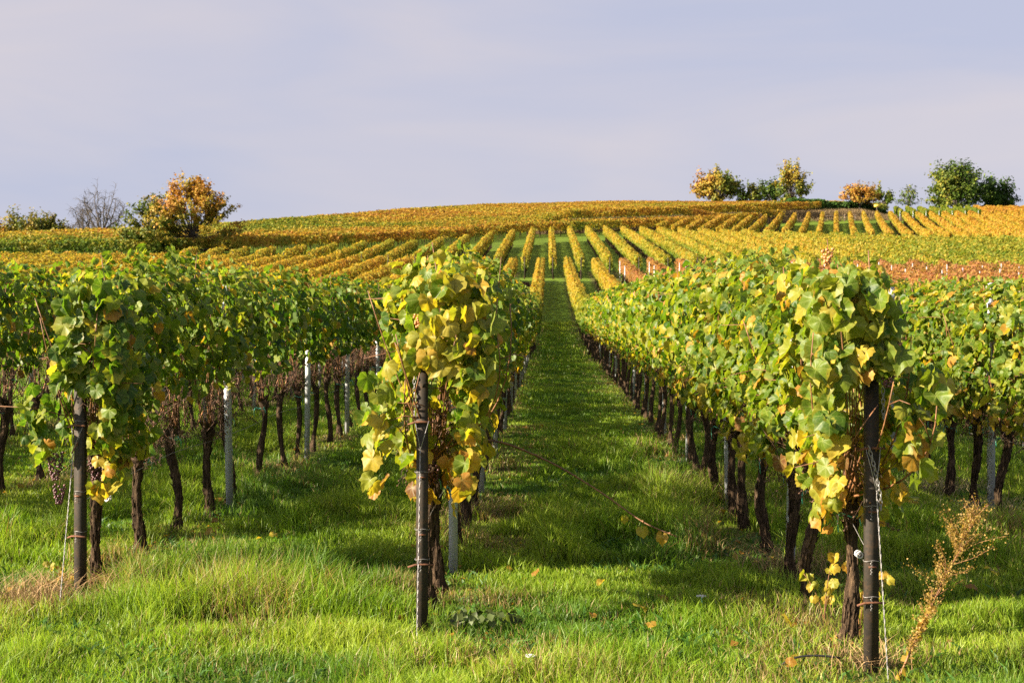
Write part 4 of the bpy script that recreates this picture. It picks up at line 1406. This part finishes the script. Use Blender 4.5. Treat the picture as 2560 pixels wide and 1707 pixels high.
X = at(2192, 243); root = empty('sign', (X, 243, gz(X, 243)))
tag(root, 'small yellow plate on a thin post by the hedge', 'sign')
mb = MB(); mb.tube([(0, 0, -.1), (0, 0, 1.9)], .035, 6); mb.build('sign_post', M['timber'], root)
mb = MB(); mb.box((0, -.05, 1.75), (.95, .04, .42)); mb.build('plate', M['yellow'], root)

# heap of pruned brushwood between two rows far down the alley
X = at(1312, 105); root = empty('brush_heap', (X, 105, gz(X, 105)))
tag(root, 'dark heap of brushwood lying between rows at the top of the slope', 'brushwood')
r_ = np.random.default_rng(8); mb = MB()
for q in range(420):
    a = r_.uniform(0, 6.28); c = np.array([r_.normal(0, .30), r_.normal(0, .4), 0]); c[2] = max(0, .55 - abs(c[0]) * .55) * r_.uniform(0, 1)
    e = np.array([math.cos(a), math.sin(a), r_.uniform(-.3, .6)]) * r_.uniform(.15, .40)
    mb.tube([c - e, c + e * .2 + r_.normal(0, .03, 3), c + e], [.014, .012, .006], 3, cap=False)
mb.build('branches', M['stalk'], root)

# ------------------------------------------------------------------ weed, dry tufts, litter, fallen leaves, hose
def gpt(px, py):
    d = F * 1.72 / (py - 767.3)
    return at(px, d), d

x0, y0 = 1.80, 6.62
root = empty('dry_weed', (x0, y0, gz(x0, y0)))
tag(root, 'tall dry orange weed leaning right beside the post with the chain', 'weed')
r_ = np.random.default_rng(17)
P = bez(np.array([0, 0, 0]), np.array([.10, .02, .24]), np.array([.40, .12, .74]), 18)
mb = MB(); mb.tube(P, np.linspace(.0055, .0018, 18), 6)
cl = []
for q in range(95):
    i = r_.integers(4, 18); b = P[i]
    L = .03 + .15 * max(0, 1 - abs(i - 13.5) / 7.0)
    e = b + np.array([r_.normal(.03, .5), r_.normal(0, .5), r_.uniform(.4, 1.1)]) * L
    mb.tube([b, (b + e) / 2 + r_.normal(0, .006, 3), e], [.0017, .0013, .0008], 3, cap=False)
    for w in range(int(16 + 34 * (L > .12))): cl.append(b + (e - b) * r_.uniform(.25, 1.05) + r_.normal(0, .010, 3))
mb.build('stem', M['cane'], root)
cl = np.array(cl); n = len(cl)
V, fs, C = kite_cloud(cl, r_.normal(0, 1, (n, 3)), r_.normal(0, 1, (n, 3)), r_.uniform(.0035, .0075, n), np.array([.40, .25, .075]) * r_.uniform(.6, 1.3, (n, 1)))
build('seed_heads', V, fs, M['leaf_mid'], root, C)
n = 26; i = r_.integers(1, 11, n)
V, fs, C = kite_cloud(P[i] + r_.normal(0, .012, (n, 3)) + np.array([0, 0, -.01]), r_.normal(0, 1, (n, 3)), np.column_stack([r_.normal(0, 1, n), r_.normal(0, 1, n), -np.ones(n)]), r_.uniform(.016, .034, n), np.array([.52, .34, .08]) * r_.uniform(.6, 1.2, (n, 1)))
build('withered_leaves', V, fs, M['leaf_mid'], root, C)

def dry_tuft(px, py, rad, nb, h, lab, seed, cold=(.34, .22, .11), lean=(.5, 1.2)):
    r_ = np.random.default_rng(seed)
    x, y = gpt(px, py)
    root = empty('dry_grass_tuft', (x, y, gz(x, y))); tag(root, lab, 'dry grass', 'tufts of dry grass under the vines')
    V, fs, C = blades(x + r_.normal(0, rad, nb), y + r_.normal(0, rad * .7, nb), h * r_.uniform(.4, 1.3, nb), np.full(nb, .0034) * (1 + y / 25), r_.uniform(lean[0], lean[1], nb),
                      np.array(cold) * r_.uniform(.6, 1.5, (nb, 1)), 2)
    tag(build('stalks', V - np.array(root.location), fs, M['dry'], root, C), kind='stuff')
dry_tuft(105, 1512, .17, 420, .26, 'straw coloured tuft of dry grass before the leftmost rusty post', 1)
dry_tuft(265, 1462, .15, 420, .14, 'flattened reddish dry grass round the first vine of the leftmost post row', 2, (.24, .12, .055), (.9, 1.5))
dry_tuft(1965, 1440, .14, 240, .30, 'thin dry stalks standing beside the second vine from the rightmost post', 3)
dry_tuft(1820, 1260, .25, 260, .30, 'dry grasses at the foot of the galvanised post beside the alley', 4, (.26, .19, .09))
dry_tuft(2360, 1225, .25, 340, .22, 'pale dry grass heaped under the vines beyond the rightmost post', 5, (.42, .32, .17), (.8, 1.4))
dry_tuft(2500, 1290, .25, 260, .22, 'pale dry grass around the grey post near the right edge', 6, (.38, .29, .16), (.8, 1.4))
dry_tuft(2180, 1660, .11, 240, .16, 'dry yellow grass round the foot of the rightmost rusty post', 7)
dry_tuft(1180, 1290, .20, 220, .22, 'withered brownish grass beside the steel post in the central row', 8, (.22, .15, .07))
dry_tuft(655, 1170, .22, 220, .16, 'dry tuft at a trunk in the middle of the leftmost post row', 9, (.30, .21, .11))

# leaf litter under the rows (uncountable)
n = 2600
k = rng.integers(-3, 4, n); y = 6.8 + 34 * rng.uniform(0, 1, n) ** 1.4
x = lat(k) + T * y + rng.normal(0, .28, n)
ok = (np.abs(x) < .42 * y) & (y > y_start(x - T * y))
x, y = x[ok], y[ok]; n = len(x)
V, fs, C = kite_cloud(np.column_stack([x, y, ground(x, y) + .012 + .02 * rng.uniform(0, 1, n)]), np.column_stack([rng.normal(0, .5, n), rng.normal(0, .5, n), np.ones(n)]), rng.normal(0, 1, (n, 3)), rng.uniform(.012, .032, n), palette(rng.uniform(.72, 1.0, n)) * rng.uniform(.6, 1.1, (n, 1)))
o = build('leaf_litter', V, fs, M['leaf_mid'], None, C)
tag(o, 'small brown leaf litter scattered along the feet of the vines', None, None, 'stuff')

FL = [(51, 1232, .050, .72, 'pale orange fallen leaf lying left of the leftmost rusty post'), (472, 1291, .055, .70, 'tan fallen leaf below the first galvanised post of the leftmost post row'),
      (523, 1352, .050, .74, 'tan fallen leaf in shade right of the leftmost post vines'), (684, 1359, .050, .66, 'upright yellow fallen leaf at the shadow edge, midway between two rusty posts'),
      (695, 1407, .036, .70, 'pale fallen leaf in sunlit grass just below the upright yellow one'), (601, 1275, .050, .82, 'orange brown fallen leaf in the dark grass right of the first galvanised post'),
      (548, 1257, .050, .80, 'orange fallen leaf touching the foot of a trunk next to the first galvanised post'), (382, 1461, .028, .80, 'small orange leaf on bright grass near the leftmost post vine'),
      (121, 1470, .030, .80, 'small orange leaf beside the straw tuft'), (22, 1490, .032, .76, 'orange leaf at the left border of the photo'), (536, 1315, .045, .95, 'dark brown curled leaf in the shaded grass'),
      (1159, 1347, .050, .84, 'red brown leaf at the edge of the central row'), (1340, 1458, .040, .86, 'crumpled red orange leaf in sunlit alley grass'), (1504, 1480, .040, .70, 'tan leaf lying flat in the middle of the sunlit alley grass'),
      (1603, 1553, .062, .64, 'largest pale yellow folded leaf in the alley grass'), (1629, 1586, .036, .76, 'orange upright leaf just below the largest folded leaf'), (1484, 1558, .030, .80, 'small orange leaf left of the largest folded leaf'),
      (1658, 1523, .050, .72, 'beige leaf right of and behind the largest folded leaf'), (1903, 1474, .050, .70, 'yellowish leaf near the second vine of the rightmost post row'), (1969, 1587, .058, .67, 'upright pale yellow leaf standing before the rightmost post trunks'),
      (1980, 1675, .040, .84, 'crumpled orange leaf beside the black hose'), (2479, 1458, .070, .60, 'large pale cream leaf in the shade at the right'), (2428, 1489, .060, .86, 'orange brown leaf below the large cream leaf'),
      (2281, 1271, .060, .76, 'orange leaf in the shaded grass right of the chain post'), (2270, 1396, .050, .76, 'bright orange leaf behind the dry orange weed'), (2513, 1346, .045, .73, 'yellow folded leaf near the right border'),
      (1795, 1260, .065, .80, 'orange leaf at the foot of a grey post by the alley'), (1841, 1410, .040, .68, 'tan leaf in the grass left of the nearest grey post'), (1804, 1299, .055, .72, 'flat tan leaf among dry grasses by the alley'),
      (2322, 1341, .045, .69, 'pale tan leaf behind the top of the orange weed'), (2493, 1388, .050, .50, 'long greenish leaf at the right of the orange weed'), (1590, 1222, .055, .90, 'brown leaf pile crumb on the shaded right side of the alley')]
for i, (px, py, s, a, lab) in enumerate(FL):
    x, y = gpt(px, py)
    r_ = np.random.default_rng(700 + i)
    o_ = np.array([x, y, gz(x, y) + .03])
    nor = np.array([[r_.normal(0, .5), -0.35 + r_.normal(0, .3), .9]]); tip = np.array([[r_.normal(0, 1), r_.normal(0, .4), r_.uniform(-.2, .8)]])
    V, fs, C, luv = leaf_cloud(np.zeros((1, 3)), nor, tip, np.array([s * .95]), palette(np.array([a])) * .8, True)
    V[:, 2] -= V[:, 2].min() - .0
    lf = build('fallen_leaf', V, fs, M['leaf'], None, C, luv, True)
    lf.location = o_
    tag(lf, lab, 'fallen leaf', 'fallen vine leaves in the grass')

for i, (px, py, lab) in enumerate(((1753, 1540, 'white flat yarrow flower in bright grass left of the rightmost post row'), (1325, 1688, 'white yarrow flower at the lower edge below the alley'))):
    x, y = gpt(px, py); root = empty('flower', (x, y, gz(x, y))); tag(root, lab, 'flower', 'white yarrow flowers')
    mb = MB(); mb.tube([(0, 0, 0), (.006, 0, .05), (0, 0, .092)], .002, 5); mb.build('stem', M['tie'], root)
    r_ = np.random.default_rng(60 + i); mb = MB()
    for q in range(60):
        a = r_.uniform(0, 6.28); rr = .024 * r_.uniform() ** .5
        mb.add(np.array([rr * math.cos(a), rr * math.sin(a),   .095 + .006 * r_.uniform() - rr * .15]) + _oct * [.0042, .0042, .003], [_octf])
    mb.build('flower_head', M['white'], root)

x, y = gpt(1960, 1672)
root = empty('garden_hose', (x, y, gz(x, y))); tag(root, 'thin black hose curving out of the grass left of the rightmost post', 'hose')
mb = MB(); mb.tube(bez(np.array([-.04, .02, -.05]), np.array([-.02, .05, .10]), np.array([.28, .06, .05]), 16), .0055, 7)
mb.build('tube', M['hose'], root, True)

# clump of dark broad leaves and a pale stone in the grass right of the central post
x, y = gpt(1210, 1575)
root = empty('weed_clump', (x, y, gz(x, y))); tag(root, 'clump of withered dark broad leaves in grass right of the central post', 'weed')
r_ = np.random.default_rng(4); n = 120
a = r_.uniform(0, 6.28, n); rr = .15 * r_.uniform(0, 1, n) ** .5
V, fs, C = kite_cloud(np.column_stack([rr * np.cos(a) * 1.3, rr * np.sin(a), .05 + .05 * r_.uniform(0, 1, n)]), np.column_stack([np.cos(a), np.sin(a) - .5, np.ones(n) * .8]) + r_.normal(0, .4, (n, 3)), np.column_stack([np.cos(a), np.sin(a), -.3 * np.ones(n)]), r_.uniform(.012, .03, n), np.array([.07, .09, .030]) * r_.uniform(.5, 2.2, (n, 1)))
build('leaves', V, fs, M['leaf_mid'], root, C)

# basal shoots with yellow leaves at the foot of the nearest right-hand vines
for (px, py, nb, hh, lab, sd) in ((2060, 1560, 11, .30, 'yellow leafed sucker shoots between the two nearest right-hand trunks', 1), (2150, 1590, 7, .38, 'yellow sucker shoot between trunk and rightmost rusty post', 2),
                                  (170, 1470, 10, .16, 'low yellow bramble sprig at the foot of the leftmost rusty post', 3)):
    x, y = gpt(px, py); root = empty('sucker_shoot', (x, y, gz(x, y))); tag(root, lab, 'shoot')
    r_ = np.random.default_rng(80 + sd); mb = MB(); pos = []
    for q in range(3):
        e = np.array([r_.normal(0, .09), r_.normal(0, .05), hh * r_.uniform(.7, 1.1)])
        P = bez(np.zeros(3), np.array([e[0] * .2, e[1] * .2, e[2] * .6]), e, 8); mb.tube(P, np.linspace(.003, .0015, 8), 4)
        pos += [P[j] + r_.normal(0, .02, 3) for j in (3, 4, 5, 6, 7)]
    mb.build('stem', M['cane'], root)
    pos = np.array(pos)[:nb + 4]; n = len(pos)
    V, fs, C, luv = leaf_cloud(pos, np.column_stack([r_.normal(-.3, .5, n), -np.ones(n), np.ones(n) * .5]), np.column_stack([r_.normal(0, .6, n), r_.normal(0, .3, n), -np.ones(n)]), r_.uniform(.026, .046, n) * (.6 if sd == 3 else 1), palette(r_.uniform(.5, .78, n)), True)
    build('leaves', V, fs, M['leaf'], root, C, luv, True)

# templates that were only sources of shared meshes are not part of the scene
for o in [o for o in bpy.data.objects if not o.users_collection]:
    bpy.data.objects.remove(o)
